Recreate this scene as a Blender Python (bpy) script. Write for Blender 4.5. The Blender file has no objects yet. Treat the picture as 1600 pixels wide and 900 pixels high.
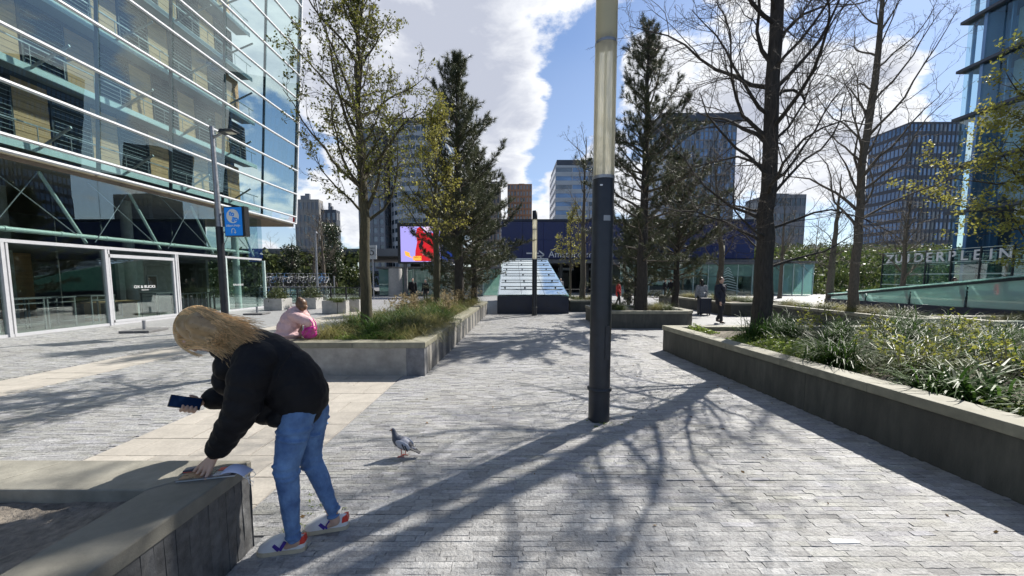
import bpy, math, random
import numpy as np
from mathutils import Vector, Matrix

scene = bpy.context.scene
C = scene.collection
R = math.radians
PI = math.pi

# ------------------------------------------------------------------ camera, sky, sun, exposure
CAM_H = 1.7
PITCH = R(4.86)
FPX = 600.0
cam_d = bpy.data.cameras.new('camera')
cam_d.sensor_width = 36.0
cam_d.lens = 36.0 * FPX / 1600.0
cam_d.shift_y = 36.0 / 1600.0
cam_d.clip_start = 0.05
cam_d.clip_end = 4000
cam = bpy.data.objects.new('camera', cam_d)
C.objects.link(cam)
cam.location = (0, 0, CAM_H)
cam.rotation_euler = (R(90) - PITCH, 0, 0)
scene.camera = cam

SUN_EL, SUN_AZ = R(44), R(46)          # azimuth measured from +Y towards +X
SKY_STRENGTH = 0.078
sun_d = bpy.data.lights.new('sun', 'SUN')
sun_d.energy = 5.0
sun_d.angle = R(0.53)
sun_d.color = (1.0, 0.955, 0.88)
sun = bpy.data.objects.new('sun', sun_d)
C.objects.link(sun)
sdir = Vector((math.cos(SUN_EL) * math.sin(SUN_AZ), math.cos(SUN_EL) * math.cos(SUN_AZ), math.sin(SUN_EL)))
sun.rotation_euler = sdir.to_track_quat('Z', 'Y').to_euler()
sun.location = sdir * 60

scene.view_settings.view_transform = 'Standard'
scene.view_settings.look = 'None'
scene.view_settings.exposure = 0.68
scene.view_settings.gamma = 1.0
scene.render.engine = 'CYCLES'
scene.cycles.max_bounces = 8
scene.cycles.transparent_max_bounces = 24
scene.cycles.sample_clamp_indirect = 6
scene.cycles.use_denoising = True


class V:
    """a socket wrapped so that node maths reads as arithmetic"""
    def __init__(s, nt, sock): s.nt, s.k = nt, sock
    def _m(s, op, *a, clamp=False):
        n = s.nt.nodes.new('ShaderNodeMath'); n.operation = op; n.use_clamp = clamp
        for i, x in enumerate((s,) + a):
            if isinstance(x, V): s.nt.links.new(x.k, n.inputs[i])
            else: n.inputs[i].default_value = x
        return V(s.nt, n.outputs[0])
    def __add__(s, o): return s._m('ADD', o)
    def __sub__(s, o): return s._m('SUBTRACT', o)
    def __mul__(s, o): return s._m('MULTIPLY', o)
    def __truediv__(s, o): return s._m('DIVIDE', o)
    __radd__ = __add__
    __rmul__ = __mul__
    def sq(s): return s * s
    def step(s, a, b):
        n = s.nt.nodes.new('ShaderNodeMapRange'); n.interpolation_type = 'SMOOTHSTEP'
        s.nt.links.new(s.k, n.inputs[0])
        n.inputs[1].default_value = a; n.inputs[2].default_value = b
        return V(s.nt, n.outputs[0])
    def lin(s, a, b, c=0.0, d=1.0):
        n = s.nt.nodes.new('ShaderNodeMapRange')
        s.nt.links.new(s.k, n.inputs[0])
        for i, x in enumerate((a, b, c, d)): n.inputs[i + 1].default_value = x
        return V(s.nt, n.outputs[0])


def mixc(nt, fac, a, b, mode='MIX'):
    n = nt.nodes.new('ShaderNodeMix'); n.data_type = 'RGBA'; n.blend_type = mode
    if isinstance(fac, V): nt.links.new(fac.k, n.inputs[0])
    else: n.inputs[0].default_value = fac
    for i, x in ((6, a), (7, b)):
        if isinstance(x, V): nt.links.new(x.k, n.inputs[i])
        else: n.inputs[i].default_value = tuple(x) + ((1,) if len(x) == 3 else ())
    return V(nt, n.outputs[2])


def noisev(nt, vec, scale, detail=4, rough=.55, dist=0.0, off=None):
    n = nt.nodes.new('ShaderNodeTexNoise')
    n.inputs['Scale'].default_value = scale; n.inputs['Detail'].default_value = detail
    n.inputs['Roughness'].default_value = rough; n.inputs['Distortion'].default_value = dist
    if vec is not None: nt.links.new(vec.k, n.inputs['Vector'])
    return V(nt, n.outputs[0])


def ray(x, y):
    u = (x - 800) / FPX; v = (486 - y) / FPX
    c, s = math.cos(PITCH), math.sin(PITCH)
    return u, c + v * s, v * c - s


def build_world():
    w = bpy.data.worlds.new('World'); scene.world = w; w.use_nodes = True
    nt = w.node_tree
    bg = nt.nodes['Background']; bg.inputs[1].default_value = SKY_STRENGTH
    sky = nt.nodes.new('ShaderNodeTexSky'); sky.sky_type = 'NISHITA'; sky.sun_disc = False
    sky.sun_elevation = SUN_EL; sky.sun_rotation = SUN_AZ
    sky.air_density = 1.0; sky.dust_density = 0.4; sky.ozone_density = 2.0
    tc = nt.nodes.new('ShaderNodeTexCoord')
    vec = V(nt, tc.outputs['Generated'])
    sep = nt.nodes.new('ShaderNodeSeparateXYZ'); nt.links.new(vec.k, sep.inputs[0])
    dx, dy, dz = (V(nt, o) for o in sep.outputs)
    az = dx._m('ARCTAN2', dy)
    el = dz._m('ARCSINE')
    # flatten the noise domain with height so clouds low in the sky are wider than tall
    mp = nt.nodes.new('ShaderNodeCombineXYZ')
    inv = V(nt, sep.outputs[2])._m('MAXIMUM', 0.0) + 0.55
    nt.links.new((dx / inv).k, mp.inputs[0]); nt.links.new((dy / inv).k, mp.inputs[1]); nt.links.new((dz * 1.6).k, mp.inputs[2])
    q = V(nt, mp.outputs[0])
    n1 = noisev(nt, q, 3.2, 9, .60, .35)
    n2 = noisev(nt, q, 7.0, 6, .62, .2)
    n3 = noisev(nt, q, 1.3, 3, .5, 0)
    field = (n1 - 0.5) * 2.3 + (n2 - 0.5) * 1.0

    def blob(x, y, rx, ry, a, rot=0):
        u, b, d = ray(x, y)
        a0 = math.atan2(u, b); e0 = math.atan2(d, math.hypot(u, b))
        u2, b2, d2 = ray(x + rx, y); sx = abs(math.atan2(u2, b2) - a0)
        u3, b3, d3 = ray(x, y - ry); sy = abs(math.atan2(d3, math.hypot(u3, b3)) - e0)
        p = az - a0; r = el - e0
        c, s = math.cos(R(rot)), math.sin(R(rot))
        pp = (p * c + r * s) / sx; rr = (r * c - p * s) / sy
        e = (pp.sq() + rr.sq()) * -1.0
        return e._m('EXPONENT') * a
    bias = None
    for b in SKY_BLOBS:
        t = blob(*b)
        bias = t if bias is None else bias + t
    dens = field + bias + (n3 - 0.5) * 0.5 - 0.13
    mask = dens.step(-0.02, 0.26)
    off = nt.nodes.new('ShaderNodeVectorMath'); off.operation = 'ADD'; off.inputs[1].default_value = (3.7, 1.9, 5.3)
    nt.links.new(q.k, off.inputs[0]); q2 = V(nt, off.outputs[0])
    n4 = noisev(nt, q2, 3.4, 9, .62, .5); n5 = noisev(nt, q2, 1.5, 4, .5, .3)
    thick = dens.step(0.10, 0.85)
    grey = thick * 0.80 + (n4 - 0.5) * 1.5 + (n5 - 0.5) * 1.0 + 0.26
    grey = grey._m('MAXIMUM', 0.0)._m('MINIMUM', 1.0)
    lit = mixc(nt, grey, CLOUD_LIT, CLOUD_GREY)
    skyc = mixc(nt, 1.0, V(nt, sky.outputs[0]), (0.92, 1.0, 1.12), 'MULTIPLY')
    # thin high veil near the sun and towards the horizon
    veil = (el.step(0.55, 0.0) * 0.28) + (n3.step(0.45, 0.7) * 0.12)
    skyc = mixc(nt, veil, skyc, (5.6, 6.2, 7.2))
    col = mixc(nt, mask, skyc, lit)
    nt.links.new(col.k, bg.inputs[0])
    w.cycles.sampling_method = 'MANUAL'; w.cycles.sample_map_resolution = 1024


#              x    y    rx   ry   amount rot   (picture directions of the cloud masses; they fade into general cloud elsewhere)
SKY_BLOBS = [
    (540, 60, 330, 320, 0.62), (720, 130, 150, 190, 0.42), (890, -70, 170, 80, 0.5), (780, 40, 90, 130, 0.3),
    (888, 185, 40, 95, -0.95, -22), (930, 110, 40, 60, -0.75, -25), (835, 275, 26, 50, -0.7, -15), (1015, 20, 60, 30, -0.4),
    (1000, 100, 70, 60, 0.30), (1190, 140, 150, 140, 0.48), (1400, 180, 110, 100, 0.42),
    (1495, 60, 70, 170, -0.5), (1320, 15, 140, 35, -0.4), (1070, 20, 60, 30, -0.3),
    (560, 330, 300, 60, 0.3), (880, 300, 60, 40, 0.35), (1050, 270, 500, 60, 0.22),
]
CLOUD_LIT, CLOUD_GREY = (9.6, 9.7, 9.8), (4.6, 4.9, 5.8)
build_world()


# ------------------------------------------------------------------ materials
def new_mat(name):
    m = bpy.data.materials.new(name); m.use_nodes = True
    nt = m.node_tree
    return m, nt, nt.nodes['Principled BSDF'], nt.nodes['Material Output']


def coords(nt, kind='Object'):
    if kind == 'World':
        g = nt.nodes.new('ShaderNodeNewGeometry'); return V(nt, g.outputs['Position'])
    t = nt.nodes.new('ShaderNodeTexCoord'); return V(nt, t.outputs[kind])


def stretch(nt, v, sc):
    m = nt.nodes.new('ShaderNodeMapping'); m.inputs['Scale'].default_value = sc
    nt.links.new(v.k, m.inputs[0]); return V(nt, m.outputs[0])


def bump(nt, bs, h, strength, dist=0.01):
    b = nt.nodes.new('ShaderNodeBump'); b.inputs['Strength'].default_value = strength; b.inputs['Distance'].default_value = dist
    nt.links.new(h.k, b.inputs['Height']); nt.links.new(b.outputs[0], bs.inputs['Normal'])


def mul(c, k): return tuple(min(1, x * k) for x in c)


def pbr(name, col, rough=.6, var=.25, scale=6., bmp=0., bscale=60., metal=0., coord='Object', tint=False, rand=0., stretchs=None,
        big=0., spec=.5, col2=None, coat=0., bdist=.01, stains=False):
    m, nt, bs, out = new_mat(name)
    v = coords(nt, coord)
    if stretchs: v = stretch(nt, v, stretchs)
    n = noisev(nt, v, scale, 6, .6)
    c = mixc(nt, n.lin(.3, .7), mul(col, 1 - var), mul(col2 or col, 1 + var))
    if big:
        n2 = noisev(nt, v, scale * .13, 3, .5)
        c = mixc(nt, n2.lin(.35, .65, big, 0), c, mul(col, .45))
    if stains:      # trodden dirt: broad darker and warmer patches, and small dark gum spots
        d1 = noisev(nt, v, .75, 5, .6, .4); d2 = noisev(nt, v, 9.0, 2, .5)
        c = mixc(nt, d1.lin(.42, .68, 0, .42), c, mul((col[0] * 1.05, col[1], col[2] * .9), .62))
        c = mixc(nt, d2.lin(.70, .74, 0, .45), c, mul(col, .4))
    if tint:
        a = nt.nodes.new('ShaderNodeAttribute'); a.attribute_name = 'tint'
        c = mixc(nt, 1.0, c, V(nt, a.outputs['Color']), 'MULTIPLY')
    if rand:
        o = nt.nodes.new('ShaderNodeObjectInfo')
        g = V(nt, o.outputs['Random']).lin(0, 1, 1 - rand, 1 + rand)
        cc = nt.nodes.new('ShaderNodeCombineXYZ')
        for i in range(3): nt.links.new(g.k, cc.inputs[i])
        c = mixc(nt, 1.0, c, V(nt, cc.outputs[0]), 'MULTIPLY')
    nt.links.new(c.k, bs.inputs['Base Color'])
    r = n.lin(.3, .7, max(.02, rough - .08), min(1, rough + .08))
    nt.links.new(r.k, bs.inputs['Roughness'])
    bs.inputs['Metallic'].default_value = metal
    bs.inputs['Specular IOR Level'].default_value = spec
    bs.inputs['Coat Weight'].default_value = coat
    if bmp:
        bump(nt, bs, noisev(nt, v, bscale, 5, .65), bmp, bdist)
    return m


def leaf_mat(name, col, col2, trans=.4, rough=.5, rand=.25, spec=.5):
    m, nt, bs, out = new_mat(name)
    a = nt.nodes.new('ShaderNodeAttribute'); a.attribute_name = 'tint'
    v = coords(nt); n = noisev(nt, v, 3., 3)
    t = V(nt, a.outputs['Fac'])
    c = mixc(nt, t, col, col2)
    c = mixc(nt, n.lin(.3, .7, 0, .35), c, mul(col, .5))
    o = nt.nodes.new('ShaderNodeObjectInfo')
    hs = nt.nodes.new('ShaderNodeHueSaturation')
    nt.links.new(V(nt, o.outputs['Random']).lin(0, 1, 1 - rand, 1 + rand).k, hs.inputs['Value'])
    nt.links.new(c.k, hs.inputs['Color'])
    cc = V(nt, hs.outputs[0])
    nt.links.new(cc.k, bs.inputs['Base Color'])
    bs.inputs['Roughness'].default_value = rough; bs.inputs['Specular IOR Level'].default_value = spec
    tr = nt.nodes.new('ShaderNodeBsdfTranslucent'); nt.links.new(cc.k, tr.inputs[0])
    mx = nt.nodes.new('ShaderNodeMixShader'); mx.inputs[0].default_value = trans
    nt.links.new(bs.outputs[0], mx.inputs[1]); nt.links.new(tr.outputs[0], mx.inputs[2])
    nt.links.new(mx.outputs[0], out.inputs[0])
    return m


def glass_mat(name, tint, refl=1.0, base=.06, rough=0.0, power=4.0, milky=0., milk_col=(.6, .8, .75)):
    """architectural glass: clear tinted sheet with an angle dependent mirror coat"""
    m, nt, bs, out = new_mat(name); nt.nodes.remove(bs)
    tr = nt.nodes.new('ShaderNodeBsdfTransparent'); tr.inputs[0].default_value = (*tint, 1)
    gl = nt.nodes.new('ShaderNodeBsdfGlossy'); gl.inputs['Roughness'].default_value = rough
    gl.inputs[0].default_value = (.95, 1, .99, 1)
    v = coords(nt, 'World')
    b = nt.nodes.new('ShaderNodeBump'); b.inputs['Strength'].default_value = .04; b.inputs['Distance'].default_value = .02
    nt.links.new(noisev(nt, v, .55, 2).k, b.inputs['Height']); nt.links.new(b.outputs[0], gl.inputs['Normal'])
    lw = nt.nodes.new('ShaderNodeLayerWeight'); lw.inputs[0].default_value = .5
    f = V(nt, lw.outputs['Facing'])._m('POWER', power) * refl + base
    mx = nt.nodes.new('ShaderNodeMixShader'); nt.links.new(f._m('MINIMUM', .95).k, mx.inputs[0])
    first = tr.outputs[0]
    if milky:
        df = nt.nodes.new('ShaderNodeBsdfDiffuse'); df.inputs[0].default_value = (*milk_col, 1)
        t2 = nt.nodes.new('ShaderNodeBsdfTranslucent'); t2.inputs[0].default_value = (*milk_col, 1)
        ad = nt.nodes.new('ShaderNodeMixShader'); ad.inputs[0].default_value = .5
        nt.links.new(df.outputs[0], ad.inputs[1]); nt.links.new(t2.outputs[0], ad.inputs[2])
        m2 = nt.nodes.new('ShaderNodeMixShader'); m2.inputs[0].default_value = milky
        nt.links.new(tr.outputs[0], m2.inputs[1]); nt.links.new(ad.outputs[0], m2.inputs[2]); first = m2.outputs[0]
    nt.links.new(first, mx.inputs[1]); nt.links.new(gl.outputs[0], mx.inputs[2])
    nt.links.new(mx.outputs[0], out.inputs[0])
    return m


def emit_mat(name, col, strength):
    m, nt, bs, out = new_mat(name)
    bs.inputs['Base Color'].default_value = (*mul(col, .3), 1)
    bs.inputs['Emission Color'].default_value = (*col, 1)
    bs.inputs['Emission Strength'].default_value = strength
    return m


M = {}
M['sett'] = pbr('slate sett', (.345, .341, .335), .48, .30, 34, 1.3, 42, coord='World', tint=True, rand=.12, big=.25, spec=.5, bdist=.012, stains=True)
M['joint'] = pbr('paving joint', (.10, .097, .09), .9, .4, 20, .3, 90, coord='World')
M['slab'] = pbr('pale granite slab', (.41, .375, .325), .62, .16, 40, .15, 160, coord='World', rand=.10, big=.25)
M['asphalt'] = pbr('far ground', (.16, .16, .165), .8, .3, 6, .2, 60, coord='World', big=.3)
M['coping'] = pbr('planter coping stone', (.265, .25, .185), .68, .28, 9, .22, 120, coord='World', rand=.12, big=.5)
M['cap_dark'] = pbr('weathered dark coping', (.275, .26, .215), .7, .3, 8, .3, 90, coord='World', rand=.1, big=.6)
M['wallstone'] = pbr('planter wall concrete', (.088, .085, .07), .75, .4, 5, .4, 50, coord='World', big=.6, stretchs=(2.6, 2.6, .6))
M['palewall'] = pbr('pale cast planter wall', (.34, .32, .285), .75, .3, 4, .2, 80, coord='World', big=.4)
M['darkstone'] = pbr('dark planter corner stone', (.13, .13, .135), .65, .35, 8, .25, 80, coord='World', rand=.25)
M['tilestone'] = pbr('split slate facing', (.105, .105, .105), .62, .45, 14, .6, 40, coord='World', rand=.14)
M['soil'] = pbr('dry soil', (.22, .19, .155), .95, .5, 18, .8, 45, coord='World', bdist=.03)
M['bark_dark'] = pbr('dark fissured bark', (.055, .047, .04), .9, .5, 12, 1., 30, coord='Object', stretchs=(3, 3, .5), bdist=.03)
M['bark_mid'] = pbr('grey brown bark', (.12, .10, .075), .9, .45, 14, .8, 40, coord='Object', stretchs=(3, 3, .6), bdist=.02)
M['bark_moss'] = pbr('mossy olive bark', (.075, .066, .036), .9, .5, 14, .9, 40, coord='Object', stretchs=(3, 3, .6), bdist=.02)
M['twig'] = pbr('twig bark', (.10, .08, .062), .8, .3, 10)
M['twig_light'] = pbr('pale twig bark', (.19, .16, .12), .75, .3, 10)
M['leaf_young'] = leaf_mat('young leaf', (.13, .16, .03), (.28, .27, .06), .5)
M['leaf_bud'] = leaf_mat('yellow bud leaf', (.28, .30, .05), (.42, .42, .08), .5)
M['leaf_gold'] = leaf_mat('golden young foliage', (.24, .235, .045), (.38, .35, .085), .55)
M['needle'] = leaf_mat('pine needle', (.040, .058, .030), (.16, .165, .085), .2, .42)
M['grass_dark'] = leaf_mat('dark lily grass blade', (.022, .058, .010), (.095, .18, .035), .38, .45, spec=.17)
M['grass_mid'] = leaf_mat('green sedge blade', (.05, .085, .02), (.15, .18, .05), .35, .45, spec=.35)
M['grass_tan'] = leaf_mat('straw sedge blade', (.165, .165, .05), (.40, .36, .15), .5, .5, spec=.3)
M['seed'] = leaf_mat('dry seed head', (.25, .19, .10), (.42, .34, .2), .3, .8)
M['cover'] = leaf_mat('ground cover leaf', (.14, .22, .035), (.32, .38, .09), .45, .5)
M['shrub'] = leaf_mat('shrub leaf', (.05, .075, .025), (.13, .15, .05), .3, .5)
M['ivy'] = leaf_mat('ivy leaf', (.02, .04, .015), (.06, .085, .03), .2, .4)
M['black_metal'] = pbr('black painted steel', (.018, .02, .024), .38, .25, 20, .05, 90, spec=.5)
M['lamp_metal'] = pbr('charcoal painted lamp post', (.022, .025, .032), .42, .3, 7, .06, 60, spec=.5, big=.2)
M['grey_metal'] = pbr('grey galvanised steel', (.30, .31, .33), .42, .2, 12, .03, 80, metal=.6)
M['white_metal'] = pbr('white coated aluminium', (.72, .73, .74), .38, .05, 6, .0, metal=.0)
M['frame_grey'] = pbr('grey white window frame', (.47, .475, .49), .4, .06, 6)
M['pale_steel'] = pbr('pale green painted steel', (.50, .60, .57), .38, .08, 6)
M['dark_frame'] = pbr('dark anodised frame', (.035, .045, .05), .4, .2, 8, metal=.3)
M['navy'] = pbr('navy painted cladding', (.012, .02, .10), .38, .15, 2, coord='World')
M['navy_box'] = pbr('navy black plinth', (.012, .016, .035), .45, .25, 4, coord='World')
M['white_paint'] = pbr('white lettering', (.78, .78, .78), .5, .03, 5)
M['concrete'] = pbr('pale concrete', (.42, .41, .39), .8, .15, 5, .1, 60, big=.2)
M['dark_concrete'] = pbr('dark concrete', (.14, .14, .14), .85, .25, 3, .1, 40, coord='World')
M['wood'] = pbr('cedar cladding', (.44, .25, .12), .6, .3, 5, .1, 60, coord='World', stretchs=(1, .25, 4), rand=.15)
M['wood_light'] = pbr('oak table top', (.42, .28, .14), .5, .2, 6, .05, 60, stretchs=(1, .2, 1))
M['slat_grey'] = pbr('grey louvre slat', (.24, .26, .28), .5, .15, 6)
M['floor_band'] = pbr('pale blue floor edge', (.50, .58, .60), .35, .06, 3, coord='World')
M['interior'] = pbr('dim interior wall', (.16, .17, .16), .8, .2, 3, coord='World')
M['interior_floor'] = pbr('interior floor', (.17, .165, .15), .5, .2, 3, coord='World')
M['soffit'] = pbr('timber soffit', (.20, .15, .10), .6, .3, 4, coord='World', stretchs=(4, .3, 1))
M['facade_glass'] = glass_mat('coated facade glass', (.84, .93, .915), .36, .065, 0, 2.4)
M['shop_glass'] = glass_mat('shop front glass', (.84, .91, .89), .55, .09, 0, 3.0)
M['green_glass'] = glass_mat('green laminated glass', (.62, .82, .76), .6, .10, 0, 3, .42, (.45, .68, .62))
M['roof_glass'] = glass_mat('skylight glass', (.70, .88, .84), .7, .13, .02, 3, .6, (.70, .90, .84))
M['white_glass'] = glass_mat('fritted roof glass', (.85, .93, .97), .7, .30, .04, 2.2, .6, (.82, .90, .94))
M['tower_glass'] = pbr('tower window glass', (.035, .055, .075), .12, .6, .25, coord='World', metal=.0, spec=1.0)
M['louvre_dark'] = pbr('louvre box', (.015, .018, .022), .5, .2, 6)
M['tower_glass2'] = pbr('pale window glass', (.14, .17, .20), .15, .5, .25, coord='World', spec=1.0)
M['tower_blue'] = pbr('blue curtain wall', (.13, .24, .42), .15, .35, .12, coord='World', spec=1.0)
M['tower_pale'] = pbr('pale tower cladding', (.40, .42, .44), .6, .12, .3, coord='World')
M['tower_grey'] = pbr('grey tower cladding', (.19, .20, .22), .6, .15, .3, coord='World')
M['tower_dark'] = pbr('dark tower cladding', (.05, .06, .08), .5, .2, .3, coord='World')
M['tower_brick'] = pbr('orange brick tower', (.36, .19, .11), .75, .15, .5, coord='World')
M['tower_drab'] = pbr('drab grey block', (.27, .26, .245), .8, .2, .4, coord='World')
M['table_grey'] = pbr('grey table frame', (.16, .165, .17), .5, .1, 6)
M['tower_brown'] = pbr('brown brick block', (.22, .17, .14), .8, .2, .4, coord='World')


# ------------------------------------------------------------------ mesh helpers
def finish(o, parent=None, label=None, cat=None, group=None, kind=None):
    C.objects.link(o)
    if parent is not None: o.parent = parent
    if label: o['label'] = label
    if cat: o['category'] = cat
    if group: o['group'] = group
    if kind: o['kind'] = kind
    return o


def thing(name, label, cat, loc=(0, 0, 0), rz=0, group=None):
    o = bpy.data.objects.new(name, None); o.empty_display_size = .1
    o.location = loc; o.rotation_euler = (0, 0, rz)
    return finish(o, None, label, cat, group)


def obj(name, mesh, parent=None, loc=None, rot=None, **kw):
    o = bpy.data.objects.new(name, mesh)
    if loc is not None: o.location = loc
    if rot is not None: o.rotation_euler = rot
    return finish(o, parent, **kw)


def np_mesh(name, v, f, mat, smooth=False, tint=None):
    """v (n,3), f (m,k) with equal-sized faces, tint per face"""
    v = np.asarray(v, np.float32); f = np.asarray(f, np.int32)
    me = bpy.data.meshes.new(name)
    me.vertices.add(len(v)); me.vertices.foreach_set('co', v.ravel())
    k = f.shape[1]
    me.loops.add(f.size); me.loops.foreach_set('vertex_index', f.ravel())
    me.polygons.add(len(f)); me.polygons.foreach_set('loop_start', np.arange(0, f.size, k, dtype=np.int32))
    if tint is not None:
        a = me.attributes.new('tint', 'FLOAT_COLOR', 'FACE')
        t = np.asarray(tint, np.float32)
        if t.ndim == 1: t = np.repeat(t[:, None], 3, 1)
        a.data.foreach_set('color', np.concatenate([t, np.ones((len(t), 1), np.float32)], 1).ravel())
    me.update(calc_edges=True); me.validate()
    me.polygons.foreach_set('use_smooth', np.full(len(f), smooth, bool))
    me.materials.append(mat)
    return me


class MB:
    def __init__(s): s.v, s.f, s.sm = [], [], []
    def add(s, vs, fs, smooth=False):
        b = len(s.v); s.v += [tuple(p) for p in vs]
        s.f += [tuple(i + b for i in f) for f in fs]; s.sm += [smooth] * len(fs)
        return s
    def box(s, x0, x1, y0, y1, z0, z1):
        vs = [(x, y, z) for z in (z0, z1) for x, y in ((x0, y0), (x1, y0), (x1, y1), (x0, y1))]
        return s.add(vs, [(3, 2, 1, 0), (4, 5, 6, 7), (0, 1, 5, 4), (1, 2, 6, 5), (2, 3, 7, 6), (3, 0, 4, 7)])
    def prism(s, poly, z0, z1):
        n = len(poly)
        vs = [(x, y, z0) for x, y in poly] + [(x, y, z1) for x, y in poly]
        fs = [tuple(range(n - 1, -1, -1)), tuple(range(n, 2 * n))] + [(i, (i + 1) % n, n + (i + 1) % n, n + i) for i in range(n)]
        return s.add(vs, fs)
    def hexa(s, b, t):
        return s.add(list(b) + list(t), [(3, 2, 1, 0), (4, 5, 6, 7), (0, 1, 5, 4), (1, 2, 6, 5), (2, 3, 7, 6), (3, 0, 4, 7)])
    def bar(s, p, q, w, h, up=(0, 0, 1)):
        p, q = Vector(p), Vector(q); d = (q - p).normalized(); up = Vector(up)
        if abs(d.dot(up)) > .99: up = Vector((0, 1, 0))
        a = d.cross(up).normalized() * (w / 2); b = a.cross(d).normalized() * (h / 2)
        r = lambda c: [c - a - b, c + a - b, c + a + b, c - a + b]
        return s.add(r(p) + r(q), [(0, 1, 2, 3)[::-1], (4, 5, 6, 7), (0, 1, 5, 4), (1, 2, 6, 5), (2, 3, 7, 6), (3, 0, 4, 7)])
    def tube(s, pts, rad, n=10, cap=True):
        pts = [Vector(p) for p in pts]
        if not hasattr(rad, '__len__'): rad = [rad] * len(pts)
        u = None; vs = []
        for i, p in enumerate(pts):
            d = (pts[min(i + 1, len(pts) - 1)] - pts[max(i - 1, 0)])
            d = d.normalized() if d.length > 1e-9 else Vector((0, 0, 1))
            if u is None: u = d.orthogonal().normalized()
            else:
                u = u - d * u.dot(d); u = u.normalized() if u.length > 1e-6 else d.orthogonal().normalized()
            w = d.cross(u)
            vs += [p + (u * math.cos(2 * PI * k / n) + w * math.sin(2 * PI * k / n)) * rad[i] for k in range(n)]
        fs = [(i * n + k, i * n + (k + 1) % n, (i + 1) * n + (k + 1) % n, (i + 1) * n + k) for i in range(len(pts) - 1) for k in range(n)]
        s.add(vs, fs, True)
        if cap: s.add(vs[:n], [tuple(range(n))[::-1]]); s.add(vs[-n:], [tuple(range(n))])
        return s
    def lathe(s, prof, n=24, c=(0, 0, 0)):
        vs = [(c[0] + r * math.cos(2 * PI * k / n), c[1] + r * math.sin(2 * PI * k / n), c[2] + z) for r, z in prof for k in range(n)]
        fs = [(i * n + k, i * n + (k + 1) % n, (i + 1) * n + (k + 1) % n, (i + 1) * n + k) for i in range(len(prof) - 1) for k in range(n)]
        s.add(vs, fs, True)
        return s.add(vs[:n], [tuple(range(n))[::-1]]).add(vs[-n:], [tuple(range(n))])
    def ell(s, c, r, nu=14, nv=9, rot=None):
        vs, fs = [], []
        mt = rot.to_matrix() if rot is not None else Matrix.Identity(3)
        for j in range(nv + 1):
            t = PI * j / nv
            for i in range(nu):
                a = 2 * PI * i / nu
                vs.append(Vector(c) + mt @ Vector((r[0] * math.sin(t) * math.cos(a), r[1] * math.sin(t) * math.sin(a), r[2] * math.cos(t))))
        fs = [(j * nu + i, (j + 1) * nu + i, (j + 1) * nu + (i + 1) % nu, j * nu + (i + 1) % nu) for j in range(nv) for i in range(nu)]
        return s.add(vs, fs, True)
    def mesh(s, name, mat):
        me = bpy.data.meshes.new(name); me.from_pydata(s.v, [], s.f); me.update()
        me.polygons.foreach_set('use_smooth', s.sm)
        me.materials.append(mat)
        return me
    def obj(s, name, mat, parent=None, loc=None, rot=None, **kw): return obj(name, s.mesh(name, mat), parent, loc, rot, **kw)


def bevel(o, w=.01, seg=2):
    m = o.modifiers.new('bevel', 'BEVEL'); m.width = w; m.segments = seg; m.limit_method = 'ANGLE'; m.angle_limit = R(40)
    return o


def text_mesh(s, size, depth, mat, name='lettering', align='LEFT', bold=0.0, space=1.0):
    cu = bpy.data.curves.new(name, 'FONT'); cu.body = s; cu.size = size; cu.extrude = depth; cu.align_x = align; cu.offset = bold
    cu.space_character = space; cu.resolution_u = 4
    o = bpy.data.objects.new('tmp_text', cu); C.objects.link(o)
    dg = bpy.context.evaluated_depsgraph_get()
    me = bpy.data.meshes.new_from_object(o.evaluated_get(dg))
    bpy.data.objects.remove(o); bpy.data.curves.remove(cu)
    me.name = name; me.materials.clear(); me.materials.append(mat)
    return me


def copy_tree(o, parent=None, kids=None):
    if kids is None:
        kids = {}
        for x in C.objects:
            if x.parent: kids.setdefault(x.parent, []).append(x)
    c = o.copy(); C.objects.link(c)
    if parent is not None: c.parent = parent
    for ch in kids.get(o, []): copy_tree(ch, c, kids)
    return c


def P(x, y, Y):
    a, b, d = ray(x, y); t = Y / b
    return Vector((a * t, Y, CAM_H + d * t))


def G(x, y, z=0.):
    a, b, d = ray(x, y); t = (z - CAM_H) / d
    return Vector((a * t, b * t, z))


# ------------------------------------------------------------------ ground and paving
rng = np.random.default_rng(7)
random.seed(7)

g = MB(); g.add([(-400, -60, -.03), (400, -60, -.03), (400, 900, -.03), (-400, 900, -.03)], [(0, 1, 2, 3)])
g.obj('ground', M['asphalt'], kind='structure')
g = MB(); g.add([(-20, -6, -.0075), (34, -6, -.0075), (34, 46, -.0075), (-20, 46, -.0075)], [(0, 1, 2, 3)])


def far_sett_mat():
    """distant paving: the same running-bond setts as colour and relief, past where single setts can be told apart"""
    m, nt, bs, out = new_mat('distant sett paving')
    v = coords(nt, 'World')
    b = nt.nodes.new('ShaderNodeTexBrick'); nt.links.new(v.k, b.inputs['Vector'])
    b.inputs['Scale'].default_value = 1; b.inputs['Brick Width'].default_value = .2; b.inputs['Row Height'].default_value = .048
    b.inputs['Mortar Size'].default_value = .004; b.inputs['Mortar Smooth'].default_value = .2
    b.inputs['Color1'].default_value = (.26, .258, .256, 1); b.inputs['Color2'].default_value = (.335, .332, .33, 1); b.inputs['Mortar'].default_value = (.12, .12, .12, 1)
    n = noisev(nt, v, 1.4, 5)
    c = mixc(nt, n.lin(.35, .7, .3, 0), V(nt, b.outputs[0]), (.16, .16, .165))
    nt.links.new(c.k, bs.inputs['Base Color'])
    bs.inputs['Roughness'].default_value = .6
    bump(nt, bs, noisev(nt, v, 40, 5, .7), .7, .02)
    return m


paving = obj('plaza_paving', g.mesh('plaza_paving', far_sett_mat()), kind='structure')


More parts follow.
